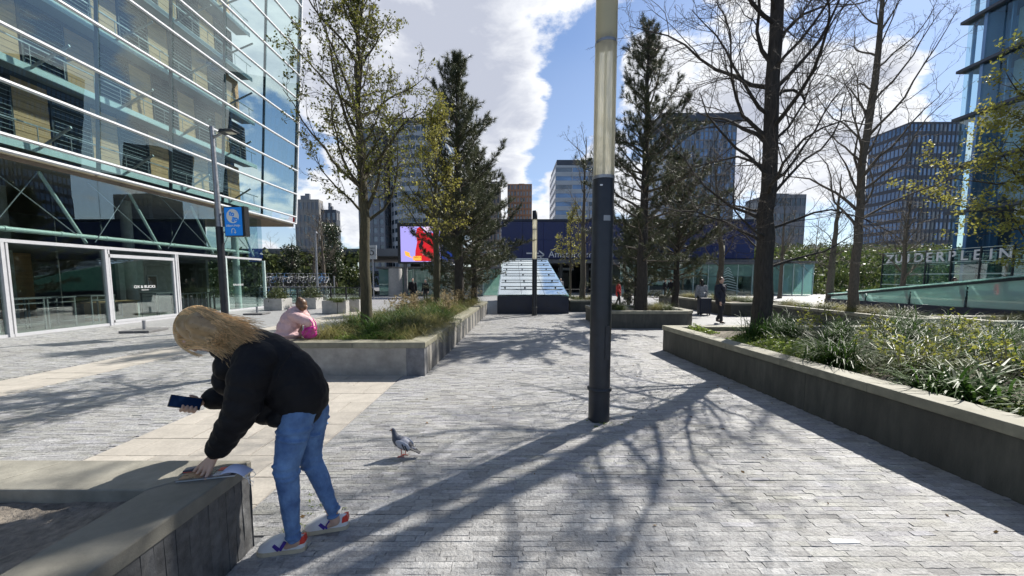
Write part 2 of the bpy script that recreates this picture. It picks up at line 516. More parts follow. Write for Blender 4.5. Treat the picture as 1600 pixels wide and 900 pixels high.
def in_poly(x, y, polys):
    for p in polys:
        ins = False; n = len(p)
        for i in range(n):
            x0, y0 = p[i]; x1, y1 = p[(i + 1) % n]
            if (y0 > y) != (y1 > y) and x < (x1 - x0) * (y - y0) / (y1 - y0) + x0: ins = not ins
        if ins: return True
    return False


PLANTERS = dict(
    near=[(-6.2, .35), (-1.64, .35), (-1.64, 2.33), (-6.2, 2.33)],
    left=[(-4.05, 6.6), (-1.51, 6.6), (-1.18, 18.5), (-4.05, 18.5)],
    right=[(3.56, 9.06), (3.84, 2.75), (3.92, .7), (10.4, .7), (10.4, 9.06)],
    middle=[(3.05, 13.3), (3.3, 13.02), (6.0, 13.02), (6.35, 13.4), (6.35, 16), (3.05, 16)],
    small=[(2.95, 19.6), (5.1, 19.6), (5.1, 22.4), (2.95, 22.4)],
    far=[(9.9, 17.3), (13.2, 17.3), (13.2, 26), (9.9, 26)],
    strip=[(11.05, 10.6), (12.3, 10.6), (12.3, 17), (11.05, 17)],
    block=[(12.5, 9.9), (22, 9.9), (22, 11.5), (12.5, 11.5)],
)
POLYS = list(PLANTERS.values())
LAMP = (1.05, 4.52)

GX, GY = 5, 3     # grid of a sett's split top face
tx, ty = np.meshgrid(np.linspace(-.5, .5, GX), np.linspace(-.5, .5, GY))
ring = [(i, 0) for i in range(GX)] + [(GX - 1, j) for j in range(1, GY)] + [(i, GY - 1) for i in range(GX - 2, -1, -1)] + [(0, j) for j in range(GY - 2, 0, -1)]
ring_idx = np.array([j * GX + i for i, j in ring])
NT = GX * GY; NR = len(ring)
sett_faces = [[j * GX + i, j * GX + i + 1, (j + 1) * GX + i + 1, (j + 1) * GX + i] for j in range(GY - 1) for i in range(GX - 1)]
sett_faces += [[ring_idx[k], NT + k, NT + (k + 1) % NR, ring_idx[(k + 1) % NR]] for k in range(NR)]
sett_faces = np.array(sett_faces)


def sett_verts(cx, cy, lx, ly, zr=.0016, depth=.022):
    """vertices (n, NT+NR, 3) of n setts"""
    n = len(cx)
    X = tx.ravel()[None] * lx[:, None]; Y = ty.ravel()[None] * ly[:, None]
    edge = np.zeros(NT); edge[ring_idx] = 1
    X = X + rng.normal(0, .0022, (n, NT)) * edge; Y = Y + rng.normal(0, .0007, (n, NT)) * edge
    base = rng.normal(0, .0012, (n, 1)) - (rng.random((n, 1)) < .035) * rng.uniform(.001, .0045, (n, 1))
    tilt = rng.normal(0, .004, (n, 1)) * X + rng.normal(0, .02, (n, 1)) * Y
    Z = base + tilt + rng.normal(0, zr * .42, (n, NT)) - edge * np.abs(rng.normal(.0001, .0005, (n, NT)))
    top = np.stack([X, Y, Z], 2)
    bot = top[:, ring_idx].copy(); bot[:, :, 2] = -depth
    v = np.concatenate([top, bot], 1)
    v[:, :, 0] += cx[:, None]; v[:, :, 1] += cy[:, None]
    return v


def sett_rows(x0, x1, y0, y1, xa=None, xb=None):
    """running courses along X between y0 and y1; returns centre and size arrays"""
    out = []
    y = y0
    while y < y1:
        h = rng.uniform(.042, .054)
        a = x0 + (rng.uniform(-.10, .06) if xa is None else xa(y) - x0)
        b = x1 + (rng.uniform(-.05, .1) if xb is None else xb(y) - x1)
        x = a
        while x < b - .05:
            l = min(rng.uniform(.12, .25), b - x)
            out.append((x + l / 2, y + h / 2, l - rng.uniform(.001, .004), h - rng.uniform(.0006, .0026)))
            x += l
        y += h
    out = np.array(out)
    keep = np.array([not in_poly(px, py, POLYS) and (px - LAMP[0]) ** 2 + (py - LAMP[1]) ** 2 > .015 for px, py in out[:, :2]])
    return out[keep]


SEAM = -1.90
rows = [sett_rows(SEAM, 3.95, 1.75, 18.4, xa=lambda y: SEAM if y > 2.36 else -1.64), sett_rows(-7.35, -4.05, 2.38, 15), sett_rows(-14.2, -8.55, 4.5, 13.5)]
allr = np.concatenate(rows)
# only what can come into view
vis = (np.abs(allr[:, 0]) < allr[:, 1] * 1.55 + .6)
allr = allr[vis]
order = np.argsort(np.hypot(allr[:, 0], allr[:, 1]) + (np.abs(allr[:, 0]) > allr[:, 1] * 1.42) * 10 + (allr[:, 1] < 2.05) * 10)
near, rest = allr[order[:300]], allr[order[300:]]
tv = lambda n: np.clip(rng.normal(1, .12, n), .55, 1.4)
v = sett_verts(*rest.T)
n = len(rest)
f = (sett_faces[None] + (np.arange(n) * (NT + NR))[:, None, None]).reshape(-1, 4)
t = np.repeat(tv(n), len(sett_faces))
t3 = np.stack([t, t * 1.0, t * np.repeat(rng.normal(1, .03, n), len(sett_faces))], 1)
obj('sett_field', np_mesh('sett_field', v.reshape(-1, 3), f, M['sett'], False, t3), paving, kind='stuff')
sett_meshes = []
for k in range(24):
    v = sett_verts(np.zeros(1), np.zeros(1), np.ones(1) * .195, np.ones(1) * .044)[0]
    sett_meshes.append(np_mesh('sett', v, sett_faces, M['sett'], False, np.repeat(tv(1), len(sett_faces))))
for i, (cx, cy, lx, ly) in enumerate(near):
    o = obj('sett', sett_meshes[i % 24], paving, (cx, cy, 0)); o.scale = (lx / .195, ly / .044, 1)
print('setts', len(allr))
# pale slabs in two bands
slab_me = []
for k in range(6):
    b = MB(); b.box(-.299, .299, -.1965, .1965, -.02, .0 + .0006 * k)
    slab_me.append(b.mesh('slab', M['slab']))
nslab = 0
for x0, x1, y0, y1 in ((-4.02, -1.92, 2.36, 18), (-8.5, -7.4, 3.6, 20)):
    j = 0; y = y0
    while y < y1:
        x = x0 - (.3 if j % 2 else 0)
        while x < x1:
            a, b_ = max(x, x0), min(x + .6, x1)
            cx = (a + b_) / 2
            if b_ - a > .08 and not in_poly(cx, y + .2, POLYS) and abs(cx) < y * 1.6 + 1 and nslab < 300:
                o = obj('slab', slab_me[nslab % 6], paving, (cx, y + .2, .001), (rng.normal(0, .002), rng.normal(0, .002), 0))
                o.scale = ((b_ - a - .007) / .6, 1, 1); nslab += 1
            x += .6
        y += .4; j += 1


# ------------------------------------------------------------------ planters
def inset(poly, d):
    n = len(poly); out = []
    for i in range(n):
        p0, p1, p2 = Vector(poly[i - 1]), Vector(poly[i]), Vector(poly[(i + 1) % n])
        a = (p1 - p0).normalized(); b = (p2 - p1).normalized()
        na, nb = Vector((-a.y, a.x)), Vector((-b.y, b.x))
        k = na + nb; k = k / k.dot(na)
        out.append(tuple(p1 + k * d))
    return out


def planter(key, label, wall, cap_w=.33, h=.59, cap_h=.10, stone=1.3, soil=True, soil_z=None, group=None, cap='coping'):
    poly = PLANTERS[key]
    area = sum(poly[i][0] * poly[(i + 1) % len(poly)][1] - poly[(i + 1) % len(poly)][0] * poly[i][1] for i in range(len(poly)))
    if area < 0: poly = poly[::-1]
    t = thing('planter', label, 'planter', (poly[0][0], poly[0][1], 0), 0, group)
    ox, oy = poly[0]
    loc = lambda p: (p[0] - ox, p[1] - oy)
    outer = [loc(p) for p in poly]; body = inset(outer, .025); inn = inset(outer, cap_w); n = len(outer)
    w2 = inset(outer, cap_w - .03)
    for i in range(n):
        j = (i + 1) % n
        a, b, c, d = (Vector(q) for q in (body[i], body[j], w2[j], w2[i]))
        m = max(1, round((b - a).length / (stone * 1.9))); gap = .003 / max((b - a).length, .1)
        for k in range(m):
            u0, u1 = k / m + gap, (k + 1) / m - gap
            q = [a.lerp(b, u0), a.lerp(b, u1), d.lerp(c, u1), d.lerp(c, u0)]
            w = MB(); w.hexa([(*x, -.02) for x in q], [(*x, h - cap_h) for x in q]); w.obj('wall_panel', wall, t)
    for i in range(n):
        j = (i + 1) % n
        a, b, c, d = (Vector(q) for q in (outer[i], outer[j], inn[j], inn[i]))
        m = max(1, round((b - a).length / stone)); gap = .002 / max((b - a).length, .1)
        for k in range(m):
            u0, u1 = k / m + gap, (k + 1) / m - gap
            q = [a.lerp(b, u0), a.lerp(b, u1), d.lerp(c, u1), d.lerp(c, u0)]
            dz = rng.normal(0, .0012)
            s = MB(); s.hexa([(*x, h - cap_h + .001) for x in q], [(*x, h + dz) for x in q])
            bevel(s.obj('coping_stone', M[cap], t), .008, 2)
    if soil:
        s = MB(); sz = soil_z or h - .09
        s.add([(*p, sz) for p in inset(outer, cap_w - .035)], [tuple(range(n))])
        s.obj('soil', M['soil'], t)
    return t


pl_near = planter('near', 'bare stone planter full of soil that the bending woman leans on', M['darkstone'], .34, .56, .085, soil=False, cap='cap_dark')
pl_left = planter('left', 'long stone planter with tall straw coloured grasses left of the walkway', M['palewall'])
pl_right = planter('right', 'large low stone planter with glossy lily grass along the right of the walkway', M['wallstone'], .30)
pl_mid = planter('middle', 'short stone planter with cut off corners around the tall pine', M['wallstone'], .28)
pl_small = planter('small', 'small stone planter with pale grass beside the sloping glass roof', M['wallstone'], .28)
pl_far = planter('far', 'dark stone planter behind the woman with the suitcase', M['wallstone'], .28)
pl_strip = planter('strip', 'narrow stone planter under the slim pale barked bare tree', M['wallstone'], .25)
pl_block = planter('block', 'low stone planter wall in front of the green skylight', M['darkstone'], .28)

# near planter: soil bed with clods, facing tiles on the side towards the walkway
ox, oy = PLANTERS['near'][0]
nx, ny = 150, 56
gx, gy = np.meshgrid(np.linspace(.31, 4.25, nx), np.linspace(.31, 1.67, ny))
from mathutils import noise as mnoise
gz = np.array([[.435 + .028 * mnoise.fractal(Vector((x * 2.2, y * 2.2, 3)), 1, 2, 5) + .014 * mnoise.noise(Vector((x * 17, y * 17, 1))) for x, y in zip(rx, ry)] for rx, ry in zip(gx, gy)]) + .05
vv = np.stack([gx, gy, gz], 2).reshape(-1, 3)
ff = np.array([[j * nx + i, j * nx + i + 1, (j + 1) * nx + i + 1, (j + 1) * nx + i] for j in range(ny - 1) for i in range(nx - 1)])
obj('soil', np_mesh('soil', vv, ff, M['soil'], True), pl_near)
y = .37
k = 0
while y < 2.32:
    wd = rng.uniform(.05, .085)
    wd = min(wd, 2.325 - y)
    d = rng.uniform(.004, .013)
    b = MB(); e = rng.normal(0, .004, 6)
    x0 = -1.675; x1 = -1.655 + d * .5
    zs = [-.01, .16, .33, .474]
    L = [Vector((x1 + rng.normal(0, .003), y + .0014, z)) for z in zs]; Rr = [Vector((x1 + rng.normal(0, .003), y + wd - .0014, z)) for z in zs]
    B0 = [Vector((x0, y + .0014, z)) for z in zs]; B1 = [Vector((x0, y + wd - .0014, z)) for z in zs]
    fs = []
    pts = L + Rr + B0 + B1
    for q in range(3):
        fs += [(q, 4 + q, 5 + q, 1 + q), (8 + q, q, 1 + q, 9 + q), (4 + q, 12 + q, 13 + q, 5 + q)]
    fs += [(3, 7, 15, 11), (0, 8, 12, 4)]
    b.add([p - Vector((ox, oy, 0)) for p in pts], fs)
    b.obj('facing_tile', M['tilestone'], pl_near)
    y += wd; k += 1
# dark corner blocks of the long left planter
ox, oy = PLANTERS['left'][0]
b = MB(); b.box(2.54 - .34, 2.54 - .018, .018, .30, -.01, .488); b.obj('corner_block', M['darkstone'], pl_left)
# vertical facing pieces on the long side of the left planter
y = 6.95; k = 0
while y < 18.3:
    wd = rng.uniform(.16, .34)
    x = -1.51 + (y - 6.6) / 11.9 * .33
    b = MB(); d = rng.uniform(.0, .010)
    b.hexa([(x - .05, y + .003, -.01), (x - .020 + d, y + .003, -.01), (x - .020 + d + .009, y + wd - .003, -.01), (x - .05, y + wd - .003, -.01)],
           [(x - .05, y + .003, .488), (x - .020 + d, y + .003, .488), (x - .020 + d + .009, y + wd - .003, .488), (x - .05, y + wd - .003, .488)])
    b.obj('facing_tile', M['tilestone' if k % 3 else 'palewall'], pl_left, (-PLANTERS['left'][0][0], -PLANTERS['left'][0][1], 0))
    y += wd; k += 1


# ------------------------------------------------------------------ glass office building on the left
def part(mb, name, mat, t, **kw):
    """link a mesh whose vertices are in world metres under thing t (t unrotated)"""
    return mb.obj(name, mat, t, tuple(-c for c in t.location), **kw)


FX, Z0, LEAN = -14.5, 5.36, .075
xf = lambda z: FX + LEAN * max(0, z - Z0)
YB = [2.3, 5.25, 8.15, 11.1, 13.92, 16.8, 19.75, 22.8, 26.1]
ZB = [5.36, 5.80, 7.28, 8.80, 10.32, 11.85, 13.3, 14.8, 16.2, 17.6, 19.0, 20.5, 22.0]
bld = thing('glass_office_building', 'leaning glass office block with timber panels behind its glass screen', 'building', (FX, 14, 0))
for i in range(len(YB) - 1):
    for k in range(len(ZB) - 1):
        a, b = YB[i] + .015, YB[i + 1] - .015; z, w = ZB[k] + .03, ZB[k + 1] - .03
        m = MB(); th = .03; e = rng.normal(0, .004)
        m.hexa([(xf(z), a, z), (xf(z) - th, a, z), (xf(z) - th, b, z), (xf(z), b, z)], [(xf(w) + e, a, w), (xf(w) - th + e, a, w), (xf(w) - th + e, b, w), (xf(w) + e, b, w)])
        part(m, 'glass_pane', M['facade_glass'], bld)
for k, z in enumerate(ZB):
    m = MB(); x = xf(z)
    m.box(x - .03, x + .06, YB[0], YB[-1] + .05, z - .032, z + .032)
    m.box(x - .03, x + .03, YB[0], YB[-1] + .05, z - .062, z - .046)
    part(m, 'rail', M['white_metal'], bld)
for i, y in enumerate(YB):
    m = MB(); last = i == len(YB) - 1
    m.hexa([(xf(Z0) - .16, y - .02, Z0), (xf(Z0) - .035, y - .02, Z0), (xf(Z0) - .035, y + .02, Z0), (xf(Z0) - .16, y + .02, Z0)],
           [(xf(22) - .16, y - .02, 22), (xf(22) - .035, y - .02, 22), (xf(22) - .035, y + .02, 22), (xf(22) - .16, y + .02, 22)])
    part(m, 'mullion', M['dark_frame'], bld)
m = MB(); m.bar((xf(Z0) + .01, 26.16, Z0), (xf(22) + .01, 26.16, 22), .09, .09); part(m, 'edge_post', M['white_metal'], bld)
# inner block with floors
m = MB(); m.box(-34, -16.45, -4, 23.4, 5.42, 22.5); part(m, 'inner_wall', M['tower_dark'], bld)
m = MB(); m.box(-34, -14.62, -4, 26.1, 5.14, 5.33); part(m, 'soffit', M['soffit'], bld)
FL = [5.75, 8.3, 10.85, 13.4, 15.95, 18.5, 21.05]
for z in FL:
    m = MB(); m.box(-15.66, -15.62, -2, 24.2, z + .08, z + .30); part(m, 'floor_band', M['floor_band'], bld)
    m = MB(); m.box(-16.44, -15.67, -2, 24.2, z + .19, z + .28); part(m, 'walkway', M['tower_grey'], bld)
    m = MB()
    for y in np.arange(1.5, 24, 2.9): m.bar((-15.66, y, z + .2), (xf(z + .9) - .1, y, z + .9), .05, .07)
    for y in np.arange(1.5, 24, .97): m.box(-15.68, -15.66, y - .008, y + .008, z + .36, z + .95)
    m.box(-15.69, -15.65, -2, 24.2, z + .93, z + .97)
    part(m, 'walkway_rail', M['grey_metal'], bld)
FH = 2.19
pm = MB()
for k in range(9): pm.box(0, .06 + .006 * (k % 2), -.5, .5, k * FH / 9 + .008, (k + 1) * FH / 9 - .008)
panel_me = pm.mesh('wood_panel', M['wood'])
lm = MB(); lm.box(0, .02, -.66, .66, 0, FH); lm.box(0, .10, -.66, -.60, 0, FH); lm.box(0, .10, .60, .66, 0, FH); lm.box(0, .10, -.6, .6, 0, .06); lm.box(0, .1, -.6, .6, FH - .06, FH)
lou_me = lm.mesh('louvre_window', M['louvre_dark'])
sm = MB()
for k in range(13):
    z = .10 + k * (FH - .2) / 13
    sm.hexa([(.03, -.6, z + .03), (.13, -.6, z), (.13, .6, z), (.03, .6, z + .03)], [(.03, -.6, z + .045), (.13, -.6, z + .015), (.13, .6, z + .015), (.03, .6, z + .045)])
slat_me = sm.mesh('slats', M['slat_grey'])
off = tuple(-c for c in bld.location)
for fi, z in enumerate(FL[:6]):
    y = 1.2 + (fi % 3) * .35; k = fi
    while y < 23:
        if k % 2 == 0 or rng.random() < .06:
            obj('wood_panel', panel_me, bld, (-16.42 + off[0], y + .5 + off[1], z + .36)); y += 1.02
        else:
            w = obj('louvre_window', lou_me, bld, (-16.42 + off[0], y + .68 + off[1], z + .36)); obj('slats', slat_me, w, kind='stuff'); y += 1.36
        k += 1
# ground floor: two storey glass with struts
GXF = -14.66
halves = sorted(YB[:-1] + [(YB[i] + YB[i + 1]) / 2 for i in range(len(YB) - 2)])
for i in range(len(halves) - 1):
    a, b = halves[i] + .008, halves[i + 1] - .008
    m = MB(); m.box(GXF - .02, GXF, a, b, 2.86, 5.13); part(m, 'glass_pane', M['shop_glass'], bld)
    m = MB(); m.box(GXF - .02, GXF, a, b, .08, 2.70); part(m, 'glass_pane', M['shop_glass'], bld)
m = MB(); m.box(GXF - .06, GXF + .07, YB[0], 22.55, 2.74, 2.84); part(m, 'transom', M['frame_grey'], bld)
m = MB(); m.box(GXF - .05, GXF + .05, YB[0], 22.55, -.01, .075); part(m, 'sill_rail', M['frame_grey'], bld)
for i, y in enumerate(YB[:-1]):
    m = MB(); m.box(GXF - .06, GXF + .08, y - .04, y + .04, -.01, 2.735)
    if y in (11.1, 13.92, 16.8): m.box(GXF - .05, GXF + .06, y + .09, y + .14, -.01, 2.735)
    part(m, 'post', M['frame_grey'] if i < 6 else M['pale_steel'], bld)
m = MB(); m.box(GXF - .04, GXF + .06, 13.98, 16.74, 2.46, 2.58); m.box(GXF - .04, GXF + .06, 13.98, 16.74, .08, .17); m.box(GXF - .04, GXF + .055, 13.98, 14.06, .17, 2.46); m.box(GXF - .04, GXF + .055, 16.66, 16.74, .17, 2.46)
part(m, 'door_frame', M['frame_grey'], bld)
m = MB(); m.tube([(-15.15, YB[0], 3.18), (-15.15, 22.3, 3.18)], .075, 10)
for y in np.arange(3, 22, 1.44): m.tube([(-15.15, y - .04, 3.18), (-15.15, y + .04, 3.18)], .09, 10)
part(m, 'brace_tube', M['pale_steel'], bld)
for i in range(1, 8):
    y = YB[i] if i < 8 else 22.5
    m = MB(); m.tube([(-15.15, y - .1, 2.95), (-15.1, y - 1.35, 5.1)], .05, 8); part(m, 'strut', M['pale_steel'], bld)
    m = MB(); m.tube([(-15.1, y - .1, 2.95), (-15.1, y - 2.8, 5.1)], .018, 6); m.tube([(-15.08, y - 2.75, 3.0), (-15.08, y - 1.4, 5.05)], .018, 6)
    part(m, 'tie_rod', M['grey_metal'], bld)
# interior
m = MB(); m.box(-34, -14.7, -4, 22.4, -.016, .012); part(m, 'interior_floor', M['interior_floor'], bld)
m = MB(); m.box(-26.2, -26, -4, 22.4, .012, 5.13); part(m, 'interior_wall', M['interior'], bld)
m = MB(); m.box(-26, -14.75, -4, -3.8, .012, 5.13); part(m, 'interior_wall', M['interior'], bld)
m = MB(); m.box(-26, -17.6, 22.2, 22.38, .012, 5.13); part(m, 'interior_wall', M['interior'], bld)
m = MB(); m.box(-17.6, -14.7, 22.45, 22.48, .012, 5.13); part(m, 'glass_pane', M['shop_glass'], bld)
m = MB(); m.box(-18.1, -17.95, 17.6, 20.6, .012, 2.75); part(m, 'partition_wall', M['concrete'], bld)
m = MB(); m.box(-26, -20.5, 12.2, 16.5, .012, 2.9); part(m, 'timber_core', M['wood'], bld)
m = MB(); m.box(-26, -15.4, -4, 22.3, 2.75, 2.82); part(m, 'mezzanine_floor', M['dark_concrete'], bld)
for y, x in ((11.6, -15.9), (17.4, -17.2), (14.5, -19), (8.4, -17.2)):
    m = MB(); m.lathe([(.2, 0.012), (.2, 5.12)], 18, (x, y, 0)); part(m, 'column', M['concrete'], bld)
m = MB(); m.lathe([(.17, .012), (.17, 5.12)], 16, (-15.2, 21.3, 0)); part(m, 'column', M['pale_steel'], bld)


def glued_text(s, size, mat, t, p, rz, name='lettering', depth=.003, rx=90, space=1.0, align='CENTER'):
    me = text_mesh(s, size, depth, mat, name, align, .0, space)
    return obj(name, me, t, tuple(Vector(p) - t.location), (R(rx), 0, rz))


glued_text('OX & BUCKS', .155, M['white_paint'], bld, (GXF + .012, 15.35, 1.32), PI / 2)
m = MB(); m.box(GXF + .004, GXF + .012, 15.2, 15.5, 1.235, 1.25); part(m, 'lettering', M['white_paint'], bld)
glued_text('OX & BUCKS', .13, M['white_paint'], bld, (GXF + .012, 20.6, 1.32), PI / 2)

# furniture behind the shop glass
for y in (12.35, 13.25, 14.6, 17.2):
    t = thing('high_table', 'white framed high table standing behind the shop glass', 'table', (-15.9, y, .012), 0, 'white framed high tables behind the shop glass')
    hx, hy = .32, .40
    for sx in (-1, 1):
        for sy in (-1, 1):
            m = MB(); m.box(sx * hx - .02, sx * hx + .02, sy * hy - .02, sy * hy + .02, 0, 1.02); m.obj('leg', M['table_grey'], t)
    m = MB(); m.box(-hx - .04, hx + .04, -hy - .04, hy + .04, 1.02, 1.06); m.obj('tabletop', M['table_grey'], t)
    m = MB()
    for sx in (-1, 1): m.box(sx * hx - .015, sx * hx + .015, -hy + .02, hy - .02, .2, .23); m.box(sx * hx - .015, sx * hx + .015, -hy + .02, hy - .02, .86, .89)
    m.obj('stretcher', M['table_grey'], t)
for (x, y, l, lab) in ((-15.6, 10.4, 1.5, 'oak topped table behind the leftmost shop window'), (-16.6, 15.9, 1.7, 'oak bench behind the lettered door pane')):
    t = thing('wooden_table', lab, 'table', (x, y, .012))
    m = MB(); m.box(-.35, .35, -l / 2, l / 2, .70, .75); m.obj('tabletop', M['wood_light'], t)
    for sy in (-1, 1):
        m = MB(); m.box(-.3, .3, sy * (l / 2 - .1) - .03, sy * (l / 2 - .1) + .03, 0, .698); m.obj('leg', M['wood_light'], t)
for (y, z, w, h, lab) in ((18.25, 1.25, .30, .5, 'small portrait picture hanging on the pale wall'), (19.2, 1.5, .55, .75, 'larger white framed picture on the pale wall')):
    t = thing('picture', lab, 'picture', (-17.94, y, z))
    m = MB(); m.box(0, .03, -w / 2, w / 2, -h / 2, h / 2); m.obj('frame', M['frame_grey'], t)
    m = MB(); m.box(.03, .034, -w / 2 + .06, w / 2 - .06, -h / 2 + .08, h / 2 - .08); m.obj('print', M['tower_brown'], t)
t = thing('railing', 'black slatted rail inside the glass by the pictures', 'railing', (-15.05, 18.2, .012))
m = MB(); m.box(-.03, .03, -1.25, 1.25, .95, 1.02); m.obj('rail', M['black_metal'], t)
bm_ = MB(); bm_.box(-.02, .02, -.045, .045, 0, .95); bar_me = bm_.mesh('upright', M['black_metal'])
for k in range(10): obj('upright', bar_me, t, (0, -1.2 + k * .265, 0))


# ------------------------------------------------------------------ far towers
def tower(name, label, x0, x1, y0, y1, z1, wall, glass, nx, nz, pier=.35, band=.35, proud=.5, z0=0, cat='tower', side='R', nside=None, winmax=300, top=0, bottom_row=0, curve=0.0):
    """core of wall colour, piers and bands standing proud, one window pane object per cell on the near face"""
    t = thing(name, label, cat, ((x0 + x1) / 2, (y0 + y1) / 2, z0))
    m = MB(); m.box(x0, x1, y0, y1, z0, z1 - top); core = part(m, 'wall', wall, t)
    if top: m = MB(); m.box(x0 + .4, x1 - .4, y0 + .5, y1 - .5, z1 - top, z1); part(m, 'roof', M['tower_dark'], t)
    zt = z1 - top
    cw = (x1 - x0) / nx; ch = (zt - z0) / nz
    fy = lambda x: y0 - curve * (1 - ((x - (x0 + x1) / 2) / ((x1 - x0) / 2)) ** 2)
    for i in range(nx + 1):
        x = x0 + i * cw; p = cw * pier / 2
        a, b = max(x0 - .02, x - p), min(x1 + .02, x + p)
        m = MB(); m.box(a, b, fy(x) - proud, y0 + .01, z0, zt + .02); part(m, 'pier', wall, t)
    for k in range(nz + 1):
        m = MB()
        z = z0 + k * ch; p = ch * band / 2
        for i in range(nx):
            xa, xb = x0 + i * cw, x0 + (i + 1) * cw
            za, zb = max(z0, z - p), min(zt + .05, z + p)
            m.hexa([(xa, fy(xa) - proud * .8, za), (xb, fy(xb) - proud * .8, za), (xb, y0 + .02, za), (xa, y0 + .02, za)],
                   [(xa, fy(xa) - proud * .8, zb), (xb, fy(xb) - proud * .8, zb), (xb, y0 + .02, zb), (xa, y0 + .02, zb)])
        part(m, 'band', wall, t)
    wm = MB(); wm.box(-cw * (1 - pier) / 2 + .01, cw * (1 - pier) / 2 - .01, -.06, .06, -ch * (1 - band) / 2 + .01, ch * (1 - band) / 2 - .01); wmes = [wm.mesh('window', q_) for q_ in (glass, glass, glass, M['tower_glass2'], M['tower_glass'])]
    c = 0
    for k in range(nz - 1, -1, -1):
        for i in range(nx):
            if c >= winmax: break
            x = x0 + (i + .5) * cw
            ang = math.atan2(fy(x + .1) - fy(x - .1), .2)
            obj('window', wmes[int(rng.integers(0, 5))], t, (x - t.location.x, fy(x) - proud * .3 - t.location.y, z0 + (k + .5) * ch - t.location.z), (0, 0, ang)); c += 1
    rt = random.Random(name + label)
    for q_ in range(2):
        w_ = (x1 - x0) * rt.uniform(.15, .3); xa = rt.uniform(x0 + 1, x1 - w_ - 1); ya = y0 + (y1 - y0) * rt.uniform(.2, .5)
        m = MB(); m.box(xa, xa + w_, ya, ya + (y1 - y0) * .3, z1 + .01, z1 + rt.uniform(.8, 1.8)); part(m, 'roof_plant', M['tower_grey'], t)
    # side face turned to the walkway
    ns = nside or max(2, int((y1 - y0) / cw)); cs = (y1 - y0) / ns
    xs = x1 if side == 'R' else x0; sg = 1 if side == 'R' else -1
    m = MB()
    for i in range(ns):
        for k in range(nz):
            ya, yb = y0 + (i + pier / 2) * cs, y0 + (i + 1 - pier / 2) * cs; za, zb = z0 + (k + band / 2) * ch, z0 + (k + 1 - band / 2) * ch
            m.box(min(xs, xs + sg * .05), max(xs, xs + sg * .05), ya, yb, za, zb)
    part(m, 'side_windows', glass, t, kind='stuff')
    return t


def pz(y, Y): return P(800, y, Y).z
def px(x, y, Y): return P(x, y, Y).x


tower('concrete_block', 'drab grey brown block behind the ivy covered trees', px(462, 350, 95), px(500, 350, 95), 95, 97, pz(312, 95), M['tower_drab'], M['tower_grey'], 6, 7, .4, .45, .2, side='R', cat='building')
tower('concrete_block', 'lower dark block just right of the drab grey brown block', px(503, 350, 90), px(526, 350, 90), 90, 92, pz(328, 90), M['tower_dark'], M['tower_grey'], 3, 6, .4, .45, .2, side='R', cat='building')
tower('dark_tower', 'dark tower with square pale windows behind the budding tree', px(562, 350, 82), px(602, 350, 82), 82, 98, pz(200, 82), M['tower_grey'], M['tower_glass2'], 4, 18, .38, .38, .35, side='R')
tower('curved_tower', 'grey tower with a bowed front and pale window bands', px(603, 350, 80), px(693, 350, 80), 84, 98, pz(176, 82), M['tower_pale'], M['tower_glass'], 11, 18, .14, .5, .3, side='R', top=3, curve=4)
tower('brown_tower', 'slim brown tower edge beside the large pine on the left', px(744, 350, 140), px(781, 350, 140), 140, 155, pz(284, 140), M['tower_brown'], M['tower_dark'], 7, 14, .5, .2, .3, side='R')
tower('brick_tower', 'orange brick tower rising over the navy station front', px(793, 300, 160), px(831, 300, 160), 160, 178, pz(288, 160), M['tower_brick'], M['tower_pale'], 8, 16, .45, .3, .6, side='R')
tower('striped_tower', 'pale office tower with dark window stripes behind the lamp post', px(868, 300, 130), px(945, 300, 130), 130, 150, pz(249, 130), M['tower_pale'], M['tower_blue'], 3, 14, .04, .5, .3, side='L', top=2)
b6 = tower('blue_tower', 'tall blue glass tower seen between the pine and the big bare tree', px(1040, 300, 150), px(1146, 300, 150), 150, 172, pz(192, 150), M['tower_grey'], M['tower_blue'], 15, 19, .25, .12, .4, side='L')
m = MB(); m.box(px(1026, 300, 150), px(1152, 300, 150), 148, 173, pz(192, 150), pz(180, 150)); part(m, 'crown', M['tower_dark'], b6)
b7 = tower('dark_tower', 'broad dark office tower behind the bare trees on the right', px(1412, 300, 120), px(1497, 300, 120), 120, 133, pz(191, 120), M['tower_dark'], M['tower_blue'], 13, 15, .3, .35, .3, side='L')
tower('low_block', 'low grey block between the two big bare trees', px(1196, 350, 110), px(1256, 350, 110), 110, 120, pz(304, 110), M['tower_grey'], M['tower_glass'], 8, 6, .15, .5, .3, side='L', cat='building')

